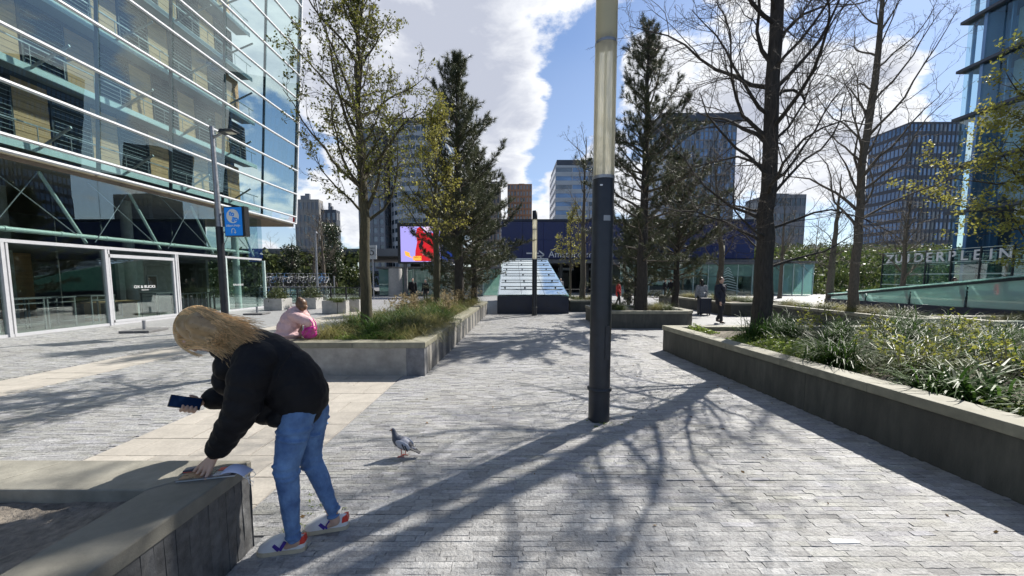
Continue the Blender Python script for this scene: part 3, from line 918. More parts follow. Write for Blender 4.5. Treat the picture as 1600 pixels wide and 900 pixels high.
# glass tower on the right edge
TX = 34.5
bt = thing('glass_tower', 'tall pale glass tower with dark floor edges at the right edge', 'tower', (TX, 15, 0))
m = MB(); m.box(TX + 1.6, TX + 18, -8, 29.4, 0, 36); part(m, 'inner_wall', M['tower_dark'], bt)
ZT = [-0.2 + 3.55 * k for k in range(11)]
gl = MB(); gl.box(-.03, .03, -1.1, 1.1, 0, 3.35); gl_me = gl.mesh('glass_pane', M['facade_glass'])
wl = MB(); wl.box(-.05, .05, -.75, .75, 0, 2.3); wl_me = wl.mesh('window', M['tower_blue'])
fn = MB(); fn.box(-.12, .12, -.04, .04, 0, 3.4); fn_me = fn.mesh('fin', M['tower_blue'])
cu_ = MB(); cu_.box(-.03, .03, -.5, .5, 0, 3.2); cu_me = cu_.mesh('panel', M['floor_band'])
for z in ZT:
    m = MB(); m.box(TX - .35, TX + 1.7, -8, 31, z + 3.35, z + 3.55); part(m, 'floor_edge', M['tower_dark'], bt)
    for k in range(15):
        y = 29.6 - k * 2.3
        obj('glass_pane', gl_me, bt, (0, y - 15, z))
        obj('window', wl_me, bt, (1.55, y - 15, z + .5))
        obj('fin', fn_me, bt, (.55, y - 15 + 1.15, z))
        if (k * 7 + int(z)) % 3: obj('panel', cu_me, bt, (1.5, y - 15 - 1.2, z))
m = MB(); m.box(TX - .05, TX + 18, 29.5, 29.7, 0, 36); part(m, 'end_wall', M['tower_blue'], bt)

# ------------------------------------------------------------------ station
st = thing('railway_station', 'navy station front with white lettering above a dark concourse', 'station', (12, 46, 0))
sx0, sx1 = px(783, 370, 45), px(1180, 370, 45)
zt, zb = pz(346, 45), pz(404, 45)
npan = 12; pw = (sx1 - sx0) / npan
for k in range(npan):
    for q in range(2):
        za = zb + (zt - zb) * q / 2; zc = zb + (zt - zb) * (q + 1) / 2
        m = MB(); m.box(sx0 + k * pw + .012, sx0 + (k + 1) * pw - .012, 45, 45.25, za + .01, zc - .01); part(m, 'cladding_panel', M['navy'], st)
m = MB(); m.box(sx0, sx1, 45.3, 60, zb - .1, zt + .25); m.box(sx0 - .1, sx1 + .1, 44.9, 45.3, zt + .01, zt + .25); part(m, 'roof', M['navy_box'], st)
m = MB(); m.box(sx0, sx1 + 4, 44.6, 62, zb - .55, zb - .12); part(m, 'canopy', M['dark_concrete'], st)
m = MB(); m.box(sx0 + 3, sx1 + 3, 61, 61.3, 0, zb); part(m, 'back_wall', M['tower_dark'], st)
for k in range(9):
    x = sx0 + 4 + k * 3.2
    m = MB(); m.lathe([(.25, 0), (.25, zb - .56)], 12, (x, 47, 0)); part(m, 'column', M['dark_concrete'], st)
for k in range(6):
    x = sx0 + 5.2 + k * 3.1
    m = MB(); m.box(x, x + 1.8, 60.7, 60.9, .4, 2.6); part(m, 'back_window', M['tower_pale'] if k % 2 else M['tower_glass'], st)  # panes before the back wall, alternately dark glass and plain pale
m = MB()
for k in range(5): m.box(sx0 + 4 + k * 3, sx0 + 5.9 + k * 3, 47.8, 47.95, 2.7, 3.0)
part(m, 'hanging_signs', M['tower_pale'], st)
tp = P(857, 402, 44.97)
glued_text('Amsterdam Zuid', 1.05, M['white_paint'], st, (tp.x, 44.97, tp.z), 0, align='LEFT', space=1.05)
m = MB(); ax, az_ = P(840, 398, 44.96).x, P(840, 398, 44.96).z
m.bar((ax - 1.3, 44.96, az_ + .17), (ax + .15, 44.96, az_ + .17), .02, .14); m.bar((ax - .5, 44.96, az_ - .17), (ax + .6, 44.96, az_ - .17), .02, .14)
m.bar((ax + .15, 44.96, az_ + .45), (ax + .75, 44.96, az_ - .0), .02, .14); m.bar((ax + .75, 44.96, az_), (ax + .3, 44.96, az_ - .35), .02, .14)
part(m, 'railway_emblem', M['white_paint'], st)

# glass pavilions under the track
def pavilion(label, x0, x1, y, z1, n, dark, fascia, seed, mats):
    rr = random.Random(seed)
    t = thing('glass_pavilion', label, 'pavilion', ((x0 + x1) / 2, y + 3, 0))
    m = MB(); m.box(x0, x1, y + 5, y + 5.3, 0, z1); part(m, 'back_wall', M['interior'], t)
    m = MB(); m.box(x0 - .2, x1 + .2, y - .25, y + 5.5, z1, z1 + .2); part(m, 'roof', M['dark_concrete'], t)
    w = (x1 - x0) / n
    for k in range(n):
        a, b = x0 + k * w + .03, x0 + (k + 1) * w - .03
        if fascia:
            m = MB(); m.box(a, b, y - .06, y, z1 - fascia, z1 - .02); part(m, 'fascia_panel', M['green_glass'], t)
        m = MB(); m.box(a, b, y - .03, y + .03, .05, z1 - fascia - .06); part(m, 'glass_pane', M['shop_glass'] if k in dark else M['green_glass'], t)
        m = MB(); m.box(b, b + .06, y - .06, y + .06, 0, z1 - .01); part(m, 'mullion', M['pale_steel'], t)
    return t


pv = pavilion('pale green glass pavilion under the big screen', px(592, 440, 38), px(782, 440, 38), 38, pz(420, 38), 7, (4, 5), 0, 1, None)
m = MB(); m.lathe([(.7, 0), (.66, 1.2), (.62, pz(420, 38))], 20, (px(622, 440, 38), 37.2, 0)); part(m, 'column', M['concrete'], pv)
pv2 = pavilion('long green glass shop front beneath the track on the right', px(968, 440, 40), px(1198, 440, 40), 40, pz(413, 40), 10, (1, 2, 4, 5, 7, 8), 1.25, 2, None)
pv3 = pavilion('blank pale green glass kiosk right of the big bare tree', px(1202, 440, 40), px(1264, 440, 40), 39.5, pz(411, 39.5), 4, (), 0, 3, None)
m = MB()
for k in range(9): m.bar((px(1138, 430, 39.8), 39.9, .6 + k * .28), (px(1138, 430, 39.8) + 1.3 - k * .13, 39.9, .35 + k * .28), .03, .07); m.bar((px(1138, 430, 39.8), 39.9, .6 + k * .28), (px(1138, 430, 39.8) - 1.3 + k * .13, 39.9, .35 + k * .28), .03, .07)
part(m, 'tree_decal', M['pale_steel'], pv2)

# track deck and planted banks
dk = thing('railway_viaduct', 'dark railway deck running behind the big screen', 'viaduct', (-15, 44, 0))
m = MB(); m.box(-60, sx0 - .1, 42, 56, 4.0, 4.7); part(m, 'deck', M['dark_concrete'], dk)
m = MB(); m.box(-60, sx0 - .1, 41.8, 41.95, 4.1, 4.9); part(m, 'parapet', M['tower_grey'], dk)
for x in (-52, -42, -32, -22, -12, -4):
    m = MB(); m.lathe([(.6, 0), (.6, 3.99)], 14, (x, 48, 0)); part(m, 'pier', M['dark_concrete'], dk)


def bank(name, x0, x1, y0, y1, h, mat, seed):
    nx, ny = 60, 16; v = []
    for j in range(ny):
        for i in range(nx):
            x = x0 + (x1 - x0) * i / (nx - 1); y = y0 + (y1 - y0) * j / (ny - 1); t = j / (ny - 1)
            e = min(1, min(i, nx - 1 - i) / 5)
            v.append((x, y, -.05 + h * e * (t * t * (3 - 2 * t)) + .25 * e * mnoise.noise(Vector((x * .4, y * .4, seed)))))
    f = [[j * nx + i, j * nx + i + 1, (j + 1) * nx + i + 1, (j + 1) * nx + i] for j in range(ny - 1) for i in range(nx - 1)]
    return obj(name, np_mesh(name, v, f, mat, True), kind='structure')


M['bank'] = pbr('planted bank soil', (.07, .075, .035), .95, .5, 1.5, .5, 20, coord='World')
bank('hillside', -62, -14.5, 36, 42, 3.9, M['bank'], 1)
bank('hillside', 29, 85, 42, 56, 5.2, M['bank'], 2)
bank('hillside', 20, 95, 60, 85, 8.5, M['bank'], 3)

# ------------------------------------------------------------------ advertising screen
sc0, sc1 = P(622, 412, 36), P(722, 348, 36)
scr = thing('advertising_screen', 'large advertising screen showing a figure in red beside a blue panel', 'screen', (sc0.x, 36, sc0.z))
W, H = sc1.x - sc0.x, sc1.z - sc0.z
m = MB(); m.box(0, W, 0, .6, 0, H); m.obj('casing', M['black_metal'], scr)
for x in (.6, W - .6): m = MB(); m.box(x - .15, x + .15, .15, .45, -sc0.z, -.002); m.obj('leg', M['dark_concrete'], scr)
ex = lambda x: (P(x, 380, 36).x - sc0.x); ez = lambda y: (P(660, y, 36).z - sc0.z)
emP = emit_mat('screen lilac', (.30, .27, .62), .95); emR = emit_mat('screen red', (.62, .012, .02), .7); emO = emit_mat('screen orange', (.9, .38, .05), .9)
emB = emit_mat('screen blue', (.015, .05, .32), .6); emW = emit_mat('screen white', (.75, .6, .78), .8); emD = emit_mat('screen dark', (.03, .01, .03), .3)
m = MB(); m.box(ex(626), ex(688), -.02, -.002, ez(409), ez(354)); m.obj('picture', emP, scr)
m = MB(); m.box(ex(690), ex(718), -.02, -.002, ez(409), ez(354)); m.obj('picture', emB, scr)


def flat(pts, y, mat, name='picture'):
    m = MB(); n = len(pts)
    q = [(ex(a), ez(b)) for a, b in pts]
    m.add([(x, y, z) for x, z in q] + [(x, y + .004, z) for x, z in q], [tuple(range(n)), tuple(range(2 * n - 1, n - 1, -1))] + [(i, n + i, n + (i + 1) % n, (i + 1) % n) for i in range(n)])
    return m.obj(name, mat, scr)


flat([(648, 408), (649, 392), (652, 378), (650, 366), (652, 357), (657, 354), (661, 358), (663, 364), (668, 362), (676, 364), (684, 374), (687, 408)], -.026, emR)
flat([(654, 385), (660, 372), (662, 380), (657, 392)], -.032, emD)
flat([(662, 362), (662, 356), (667, 353.5), (673, 354.5), (675, 361), (668, 363)], -.034, emW)
flat([(665, 363), (675, 363), (674, 369), (667, 369)], -.036, emD)
flat([(632, 392), (640, 395), (640, 402), (645, 404), (633, 399)], -.03, emO)
flat([(645, 400), (658, 400), (658, 407), (645, 407)], -.03, emO)
sc_t = text_mesh('take a', .28, .002, emD, 'lettering'); obj('lettering', sc_t, scr, (ex(646), -.034, ez(403)), (PI / 2, 0, 0))

# ------------------------------------------------------------------ sloping glass roof over the stairs in the middle
k0, k1 = G(777, 490).x, 2.75
kio = thing('stair_canopy', 'navy stair housing with a sloping pale glass roof', 'canopy', ((k0 + k1) / 2, 18.55, 0))
m = MB(); m.box(k0, k1, 18.55, 18.85, -.01, .84); m.box(k0, k0 + .2, 18.85, 30.5, -.01, .84); m.box(k1 - .2, k1, 18.85, 30.5, -.01, .84); m.box(k0 + .2, k1 - .2, 30.3, 30.5, -.01, 3.0)
part(m, 'plinth', M['navy_box'], kio)
za_, zb_ = .9, pz(406, 29.9)
sl = lambda y: za_ + (zb_ - za_) * (y - 18.6) / (30 - 18.6)
nrow = 6
for r_ in range(nrow):
    for c in range(3):
        ya, yb = 18.6 + (30 - 18.6) * r_ / nrow + .02, 18.6 + (30 - 18.6) * (r_ + 1) / nrow - .02
        xa, xb = k0 + .05 + (k1 - k0 - .1) * c / 3 + .008, k0 + .05 + (k1 - k0 - .1) * (c + 1) / 3 - .008
        dz = .03 + r_ * .004
        m = MB(); m.hexa([(xa, ya, sl(ya) + dz - .03), (xb, ya, sl(ya) + dz - .03), (xb, yb, sl(yb) + dz - .03), (xa, yb, sl(yb) + dz - .03)], [(xa, ya, sl(ya) + dz), (xb, ya, sl(ya) + dz), (xb, yb, sl(yb) + dz), (xa, yb, sl(yb) + dz)])
        part(m, 'glass_pane', M['white_glass'], kio)
for r_ in range(nrow):
    y = 18.6 + (30 - 18.6) * (r_ + (.62 if r_ else .72)) / nrow
    m = MB(); m.box(k0 + .12, k1 - .12, y - .03, y + .03, sl(y) + .085, sl(y) + .125)
    for x in (k0 + .35, (k0 * .6 + k1 * .4), k1 - .5): m.box(x - .04, x + .04, y - .04, y + .04, sl(y) + .03, sl(y) + .1)
    part(m, 'snow_bar', M['dark_frame'], kio)
for x in (k0 + .03, k1 - .03):
    m = MB(); m.hexa([(x - .03, 18.6, .845), (x + .03, 18.6, .845), (x + .03, 30, .845), (x - .03, 30, .845)], [(x - .03, 18.6, sl(18.6) - .01), (x + .03, 18.6, sl(18.6) - .01), (x + .03, 30, sl(30) - .01), (x - .03, 30, sl(30) - .01)])
    part(m, 'side_wall', M['green_glass'], kio)
m = MB(); m.box(k0 - .05, k1 + .05, 29.95, 30.4, zb_ - .05, zb_ + .12); part(m, 'top_beam', M['white_metal'], kio)

# ------------------------------------------------------------------ green skylight at the right
sk = thing('skylight', 'low green glass skylight wedge with dark mullions at the right', 'skylight', (20.5, 16, 0))
X0, X1, YA, YB2 = 18.6, 23.5, 22.4, 9.0
ztop = lambda y: .78 + (2.35 - .78) * (YA - y) / (YA - YB2)
m = MB(); m.box(X0 - .2, X0 + .25, YB2, YA + .2, -.01, .52); m.box(X1 - .25, X1 + .2, YB2, YA + .2, -.01, .52); m.box(X0 + .25, X1 - .25, YA, YA + .2, -.01, .52); part(m, 'plinth', M['navy_box'], sk)
ny_ = 6
for k in range(ny_):
    ya, yb = YB2 + (YA - YB2) * k / ny_ + .05, YB2 + (YA - YB2) * (k + 1) / ny_ - .05
    for x, nm in ((X0, 0), (X1, 1)):
        m = MB(); m.hexa([(x - .02, ya, .54), (x + .02, ya, .54), (x + .02, yb, .54), (x - .02, yb, .54)], [(x - .02, ya, ztop(ya) - .12), (x + .02, ya, ztop(ya) - .12), (x + .02, yb, ztop(yb) - .12), (x - .02, yb, ztop(yb) - .12)])
        part(m, 'side_pane', M['roof_glass'], sk)
    for c in range(2):
        xa, xb = X0 - .25 + (X1 - X0 + .5) * c / 2 + .01, X0 - .25 + (X1 - X0 + .5) * (c + 1) / 2 - .01
        m = MB(); m.hexa([(xa, ya, ztop(ya)), (xb, ya, ztop(ya)), (xb, yb, ztop(yb)), (xa, yb, ztop(yb))], [(xa, ya, ztop(ya) + .04), (xb, ya, ztop(ya) + .04), (xb, yb, ztop(yb) + .04), (xa, yb, ztop(yb) + .04)])
        part(m, 'roof_pane', M['roof_glass'], sk)
    for x in (X0 + .06, X1 - .06, ):
        m = MB(); m.bar((x, ya - .05, .53), (x, ya - .05 + .25, ztop(ya) - .16), .12, .14); part(m, 'mullion', M['dark_frame'], sk)
for x in (X0, (X0 + X1) / 2, X1):
    m = MB(); m.bar((x, YB2, ztop(YB2) - .07), (x, YA, ztop(YA) - .07), .12, .11); part(m, 'beam', M['dark_frame'], sk)

# ------------------------------------------------------------------ lettered glass entrance
le = thing('glass_entrance', 'square glass entrance box with white letters round its top', 'entrance', (29.5, 25.3, 0))
EX0, EX1, EY0, EY1 = 28.0, 31.5, 21.6, 29.2
zz = [0.02, 1.25, 2.0, 2.75, 3.55]
npn = 5
for x in (EX0, EX1):
    for k in range(npn):
        ya, yb = EY0 + (EY1 - EY0) * k / npn + .03, EY0 + (EY1 - EY0) * (k + 1) / npn - .03
        for q in range(4):
            m = MB(); m.box(x - .015, x + .015, ya, yb, zz[q] + .02, zz[q + 1] - .02); part(m, 'glass_pane', M['green_glass'] if False else M['shop_glass'], le)
    for k in range(npn + 1):
        y = EY0 + (EY1 - EY0) * k / npn
        m = MB(); m.box(x - .05, x + .05, y - .03, y + .03, 0, 3.6); part(m, 'post', M['dark_frame'], le)
    for q in (1, 2, 3, 4):
        m = MB(); m.box(x - .025, x + .025, EY0, EY1, zz[q] - .02, zz[q] + .02); part(m, 'rail', M['pale_steel'], le)
m = MB(); m.box(EX0, EX1, EY1 - .02, EY1 + .02, .02, 3.5); part(m, 'glass_pane', M['shop_glass'], le)
word = 'ZUIDERPLEIN'
for side, x, rz in ((0, EX0 - .03, -PI / 2), (1, EX1 + .03, PI / 2)):
    for k, ch in enumerate(word):
        y = EY1 - .55 - k * (EY1 - EY0 - .9) / 10 if side == 0 else EY0 + .45 + k * (EY1 - EY0 - .9) / 10
        me = text_mesh(ch, .86, .012, M['white_paint'], 'letter', 'CENTER', .012)
        obj('letter', me, le, tuple(Vector((x, y, 2.83)) - le.location), (PI / 2, 0, rz))


# ------------------------------------------------------------------ trees and plants
def unit(v): return v / (np.linalg.norm(v, axis=-1, keepdims=True) + 1e-12)


def build_tubes(brs, mat, name, sides=None):
    groups = {}
    for p, r in brs:
        s = sides or (12 if r[0] > .1 else 7 if r[0] > .03 else 5 if r[0] > .012 else 3)
        groups.setdefault((len(p), s), []).append((p, r))
    V_, F_, base = [], [], 0
    for (n, s), L in groups.items():
        p = np.array([a for a, _ in L]); r = np.array([b for _, b in L]); b = len(L)
        d = np.empty_like(p); d[:, 1:-1] = p[:, 2:] - p[:, :-2]; d[:, 0] = p[:, 1] - p[:, 0]; d[:, -1] = p[:, -1] - p[:, -2]; d = unit(d)
        ref = np.where(np.abs(unit(p[:, -1] - p[:, 0])[:, 2:3]) > .7, np.array([[1., 0, 0]]), np.array([[0, 0, 1.]]))[:, None]
        u = unit(np.cross(d, np.broadcast_to(ref, d.shape))); w = np.cross(d, u)
        a = np.arange(s) * 2 * PI / s
        ringv = p[:, :, None] + (u[:, :, None] * np.cos(a)[None, None, :, None] + w[:, :, None] * np.sin(a)[None, None, :, None]) * r[:, :, None, None]
        V_.append(ringv.reshape(-1, 3))
        i = np.arange(n - 1)[:, None] * s; k = np.arange(s)[None]
        q = np.stack([i + k, i + (k + 1) % s, i + s + (k + 1) % s, i + s + k], -1).reshape(-1, 4)
        F_.append((q[None] + (np.arange(b) * n * s)[:, None, None] + base).reshape(-1, 4)); base += b * n * s
    return np_mesh(name, np.concatenate(V_), np.concatenate(F_), mat, True)


def path(rg, p, d, L, n, wig, up, r0, r1):
    pts = [np.array(p, float)]; d = unit(np.array(d, float)); st = L / (n - 1)
    for i in range(n - 1):
        d = unit(d + rg.normal(0, wig, 3) + np.array([0, 0, up]))
        pts.append(pts[-1] + d * st)
    t = np.linspace(0, 1, n)
    return np.array(pts), r0 + (r1 - r0) * t ** .8


def side_dir(rg, t, ang, az=None):
    t = unit(t); a = unit(np.cross(t, [.13, .37, .92] if abs(t[2]) < .9 else [1, .1, 0])); b = np.cross(t, a)
    f = rg.uniform(0, 2 * PI) if az is None else az
    return unit(t * math.cos(ang) + (a * math.cos(f) + b * math.sin(f)) * math.sin(ang))


def sub(rg, br, cfg, out, lvl=0):
    """children along branch br following cfg levels; appends (level, pts, rad)"""
    if lvl >= len(cfg): return
    c = cfg[lvl]; p, r = br
    L = np.linalg.norm(p[-1] - p[0]); n = c['n']; cnt = max(1, int(rg.poisson(c['num'] * (L if c.get('per_m') else 1))))
    for q in range(cnt):
        u = c['s0'] + (1 - c['s0']) * (q + rg.uniform(.1, .9)) / cnt
        x = u * (len(p) - 1); i = min(int(x), len(p) - 2); f = x - i
        pt = p[i] * (1 - f) + p[i + 1] * f; rr = r[i] * (1 - f) + r[i + 1] * f
        l = c['len'] * rg.uniform(.6, 1.3) * (1 - c.get('taper', .5) * u) * (L if c.get('rel') else 1)
        b = path(rg, pt, side_dir(rg, p[i + 1] - p[i], R(c['ang'] + rg.normal(0, 10))), l, n, c['wig'], c['up'], max(c.get('rmin', .003), min(rr * .75, c['r'] * l)), c.get('rend', .0025))
        out.append((lvl, *b)); sub(rg, b, cfg, out, lvl + 1)


def leaf_mesh(name, pos, size, mat, rg, tint=None, asp=.55, flat=0.):
    n = len(pos); a = unit(rg.normal(0, 1, (n, 3))); b = unit(np.cross(a, rg.normal(0, 1, (n, 3))))
    if flat: a[:, 2] *= 1 - flat; a = unit(a)
    s = np.asarray(size) * rg.uniform(.6, 1.4, n); s = s[:, None]
    v = np.stack([pos, pos + a * s * .5 + b * s * asp * .5, pos + a * s, pos + a * s * .5 - b * s * asp * .5], 1).reshape(-1, 3)
    f = np.arange(n * 4).reshape(-1, 4)
    return np_mesh(name, v, f, mat, False, rg.uniform(0, 1, n) if tint is None else tint)


def tree(name, label, base, trunk, limbs, cfg, bark, twigm, seed, leaves=None, group=None, sides_trunk=14):
    """trunk: list of (x,y,z,r) offsets; limbs: (height fraction, azimuth deg, angle, length, up) or a dict for random ones"""
    rg = np.random.default_rng(seed)
    t = thing(name, label, 'tree', base, 0, group)
    tp = np.array([q[:3] for q in trunk], float); tr = np.array([q[3] for q in trunk], float)
    # resample the trunk with a little wander
    m = 22; uu = np.linspace(0, len(tp) - 1, m); ii = np.minimum(uu.astype(int), len(tp) - 2); ff = (uu - ii)[:, None]
    pp = tp[ii] * (1 - ff) + tp[ii + 1] * ff; rr = tr[ii] * (1 - ff[:, 0]) + tr[ii + 1] * ff[:, 0]
    pp[1:-1, :2] += rg.normal(0, .012, (m - 2, 2)) * (pp[-1, 2] / 8); rr[0] *= 1.25; rr[1] *= 1.06
    me = build_tubes([(pp, rr)], bark, 'trunk', sides_trunk); obj('trunk', me, t)
    out = []
    H = pp[-1, 2]
    for (hf, az, ang, L, up, r0) in limbs:
        x = np.interp(hf * H, pp[:, 2], np.arange(m)); i = min(int(x), m - 2); f = x - i
        pt = pp[i] * (1 - f) + pp[i + 1] * f
        d = np.array([math.cos(R(az)) * math.sin(R(ang)), math.sin(R(az)) * math.sin(R(ang)), math.cos(R(ang))])
        b = path(rg, pt, d, L, 9, cfg['wig'], up, r0, .006)
        out.append((-1, *b)); sub(rg, b, cfg['levels'], out)
    big = [(p, r) for l, p, r in out if l <= 0]; small = [(p, r) for l, p, r in out if l > 0]
    if big: obj('limbs', build_tubes(big, bark if cfg.get('limb_bark', True) else twigm, 'limbs'), t)
    if small: obj('twigs', build_tubes(small, twigm, 'twigs'), t)
    if leaves:
        pos = []
        for l, p, r in out:
            if l >= leaves.get('lvl', 1):
                k = rg.poisson(leaves['n'])
                for _ in range(k):
                    u = rg.uniform(leaves.get('u0', .3), 1) * (len(p) - 1); i = min(int(u), len(p) - 2)
                    pos.append(p[i] + (p[i + 1] - p[i]) * (u - i) + rg.normal(0, leaves.get('spread', .015), 3))
        pos = np.array(pos)
        obj('crown', leaf_mesh('crown', pos, leaves['size'], leaves['mat'], rg, None, leaves.get('asp', .6)), t)
    return t


def limb_set(rg, n, h0, h1, ang0, ang1, l0, l1, up, rk=.016):
    out = []; az = rg.uniform(0, 360)
    for k in range(n):
        u = (k + .5 + rg.uniform(-.3, .3)) / n
        az += 137.5 + rg.normal(0, 18)
        L = (l0 + (l1 - l0) * u) * rg.uniform(.75, 1.2)
        out.append((h0 + (h1 - h0) * u, az, ang0 + (ang1 - ang0) * u + rg.normal(0, 6), L, up, rk * L + .006))
    return out


r4 = np.random.default_rng(41)
BARE = dict(wig=.17, levels=[
    dict(num=14, s0=.1, n=7, len=.52, rel=True, ang=44, wig=.16, up=.05, r=.0085, taper=.4),
    dict(num=7, s0=.12, n=5, len=.46, rel=True, ang=46, wig=.22, up=.03, r=.008, taper=.4, rmin=.0035),
    dict(num=3, s0=.2, n=4, len=.45, rel=True, ang=45, wig=.25, up=.02, r=.006, rmin=.0024, rend=.002)])
# the big bare tree in the right planter (azimuth 180 = towards the left of the picture)
lim = [(.12, 10, 62, 2.0, .10, .038), (.16, 195, 58, 2.6, .0, .036), (.20, 175, 60, 2.9, .02, .040), (.23, 350, 50, 2.6, .12, .036), (.27, 200, 62, 3.0, .02, .038), (.30, 25, 40, 3.4, .05, .045),
       (.33, 165, 55, 3.0, .09, .045), (.37, 185, 50, 2.6, .08, .042), (.41, 330, 48, 3.0, .08, .045), (.45, 178, 42, 3.2, .02, .045), (.49, 10, 52, 2.8, .04, .042), (.53, 215, 48, 2.7, .05, .038), (.57, 175, 40, 2.6, -.02, .038)]
lim += limb_set(r4, 20, .30, .97, 62, 40, 3.2, 1.4, .05, .013) + limb_set(r4, 7, .13, .3, 66, 60, 2.2, 2.8, .0, .011)
tree('bare_tree', 'big bare tree with a thick dark straight trunk in the right hand planter', (5.21, 7.96, .47), [(0, 0, 0, .20), (-.02, 0, 1.2, .172), (-.03, 0, 3.2, .138), (-.04, 0, 6.4, .114), (-.05, 0, 9, .085), (-.08, 0, 12, .03)],
     lim, BARE, M['bark_dark'], M['twig'], 5)
BARE2 = dict(wig=.15, levels=[
    dict(num=8, s0=.12, n=6, len=.45, rel=True, ang=42, wig=.17, up=.05, r=.010, taper=.4),
    dict(num=6, s0=.15, n=5, len=.42, rel=True, ang=45, wig=.22, up=.03, r=.007, rmin=.004),
    dict(num=2, s0=.2, n=4, len=.5, rel=True, ang=40, wig=.2, up=.02, r=.006, rmin=.003, rend=.0025)])
lim = [(.30, 0, 58, 3.0, .03, .05), (.34, 185, 60, 2.4, .08, .045), (.38, 15, 42, 3.8, .03, .065), (.42, 170, 50, 2.2, .1, .04)] + limb_set(r4, 26, .22, .97, 58, 28, 3.8, 1.7, .05, .012)
tree('bare_tree', 'slim pale barked bare tree in the narrow planter, right of the thick dark trunk', (11.75, 13.15, .47), [(0, 0, 0, .155), (-.08, 0, 1.6, .128), (-.02, 0, 3.6, .115), (-.12, 0, 4.9, .105), (.1, 0, 7.4, .10), (.2, 0, 12, .025)], lim, BARE2, M['bark_mid'], M['twig'], 6)
lim = limb_set(r4, 17, .2, .95, 50, 22, 3.2, 1.6, .05, .012)
tree('bare_tree', 'small vase shaped bare tree before the lettered glass entrance', (24.6, 24.3, 0), [(0, 0, 0, .15), (.1, 0, 2, .13), (0, 0, 4, .08), (.1, 0, 6.3, .02)], lim, BARE2, M['bark_mid'], M['twig'], 7)
lim = limb_set(r4, 16, .25, .95, 52, 25, 2.4, 1.5, .06, .012)
tree('bare_tree', 'grey bare tree beside the pale green kiosk', (19.2, 23.2, 0), [(0, 0, 0, .2), (0, 0, 2.5, .17), (.1, 0, 4.5, .11), (.2, 0, 7.8, .02)], lim, BARE2, M['bark_mid'], M['twig_light'], 8)
lim = limb_set(r4, 16, .24, .95, 48, 20, 2.6, 1.5, .05, .012)
tree('bare_tree', 'thin bare tree reaching above the station lettering left of the lamp post', (3.85, 21.0, .47), [(0, 0, 0, .16), (.03, 0, 2.5, .14), (-.02, 0, 4.5, .09), (.1, 0, 8.6, .015)], lim, BARE2, M['bark_mid'], M['twig_light'], 9)
for (x, y, lab, sd) in ((10.9, 20.5, 'bare tree just left of the thick dark trunk', 21), (9.2, 31, 'young bare tree standing before the green shop front', 22), (23, 33, 'bare tree on the bank right of the kiosk', 23), (33.5, 33, 'bare tree on the bank behind the lettered entrance', 24),
                       (-15.6, 32, 'pale leaning bare tree at the bicycle racks', 25), (-17.5, 35, 'thin bare tree left of the ivy covered tree', 26), (30, 46, 'bare tree on the far planted bank', 27)):
    rq = np.random.default_rng(sd); hh = rq.uniform(6.5, 8.5)
    tree('bare_tree', lab, (x, y, 0), [(0, 0, 0, .16), (rq.normal(0, .15), 0, hh * .35, .13), (rq.normal(0, .25), 0, hh, .02)], limb_set(rq, 14, .25, .95, 50, 25, 2.6, 1.4, .05, .012), BARE2, M['bark_mid'], M['twig_light'], sd)

# budding trees in the left planter
BUD = dict(wig=.16, levels=[
    dict(num=10, s0=.12, n=7, len=.46, rel=True, ang=45, wig=.2, up=.07, r=.012, taper=.4),
    dict(num=8, s0=.1, n=5, len=.42, rel=True, ang=46, wig=.25, up=.06, r=.008, rmin=.003),
    dict(num=2, s0=.15, n=4, len=.5, rel=True, ang=42, wig=.25, up=.05, r=.006, rmin=.0025, rend=.002)])
lim = [(.34, 12, 40, 2.0, .08, .05), (.40, 190, 48, 1.9, .12, .04), (.44, 350, 55, 2.1, .10, .045)] + limb_set(r4, 32, .31, .97, 62, 22, 2.35, 1.05, .07, .015)
tree('budding_tree', 'budding tree with a mossy trunk nearest in the long left planter', (-3.1, 8.2, .47), [(0, 0, 0, .125), (-.03, 0, 1.3, .11), (.02, 0, 2.6, .095), (-.06, 0, 4.6, .06), (.02, 0, 7.6, .012)], lim, BUD, M['bark_moss'], M['twig'], 10,
     dict(n=1.35, size=.056, mat=M['leaf_young'], lvl=1, spread=.03))
lim = [(.36, 170, 45, 2.2, .1, .05), (.38, 20, 45, 1.8, .1, .04)] + limb_set(r4, 16, .36, .97, 58, 25, 2.0, .9, .06, .017)
tree('budding_tree', 'smaller budding tree with yellow green leaves in front of the big screen', (-2.65, 13.5, .47), [(0, 0, 0, .13), (.02, 0, 2, .11), (.0, 0, 3.6, .08), (.1, 0, 6.6, .015)], lim, BUD, M['bark_moss'], M['twig'], 11,
     dict(n=1.2, size=.07, mat=M['leaf_gold'], lvl=1, spread=.05))
lim = limb_set(r4, 18, .18, .97, 70, 30, 2.6, 1.2, .03, .014)
tree('budding_tree', 'young tree with sparse yellow leaves in front of the navy station front', (3.4, 22.6, .4), [(0, 0, 0, .07), (.02, 0, 2, .06), (0, 0, 5.0, .012)], limb_set(r4, 13, .3, .97, 55, 25, 1.5, .7, .05, .012), BUD, M['bark_mid'], M['twig_light'], 12, dict(n=.8, size=.09, mat=M['leaf_gold'], lvl=1, spread=.05))
lim = [(.2, 180, 70, 3.9, .03, .08), (.25, 200, 72, 4.2, .02, .08), (.32, 175, 68, 4.6, .03, .09), (.36, 215, 75, 4.4, .02, .08), (.42, 180, 66, 4.6, .02, .08), (.47, 160, 70, 4.4, .02, .08), (.55, 185, 66, 4.4, .02, .08), (.62, 200, 70, 4.2, .02, .07), (.7, 175, 66, 4.0, .02, .07)] + limb_set(r4, 20, .25, .97, 72, 40, 5.0, 2.6, .02, .014)
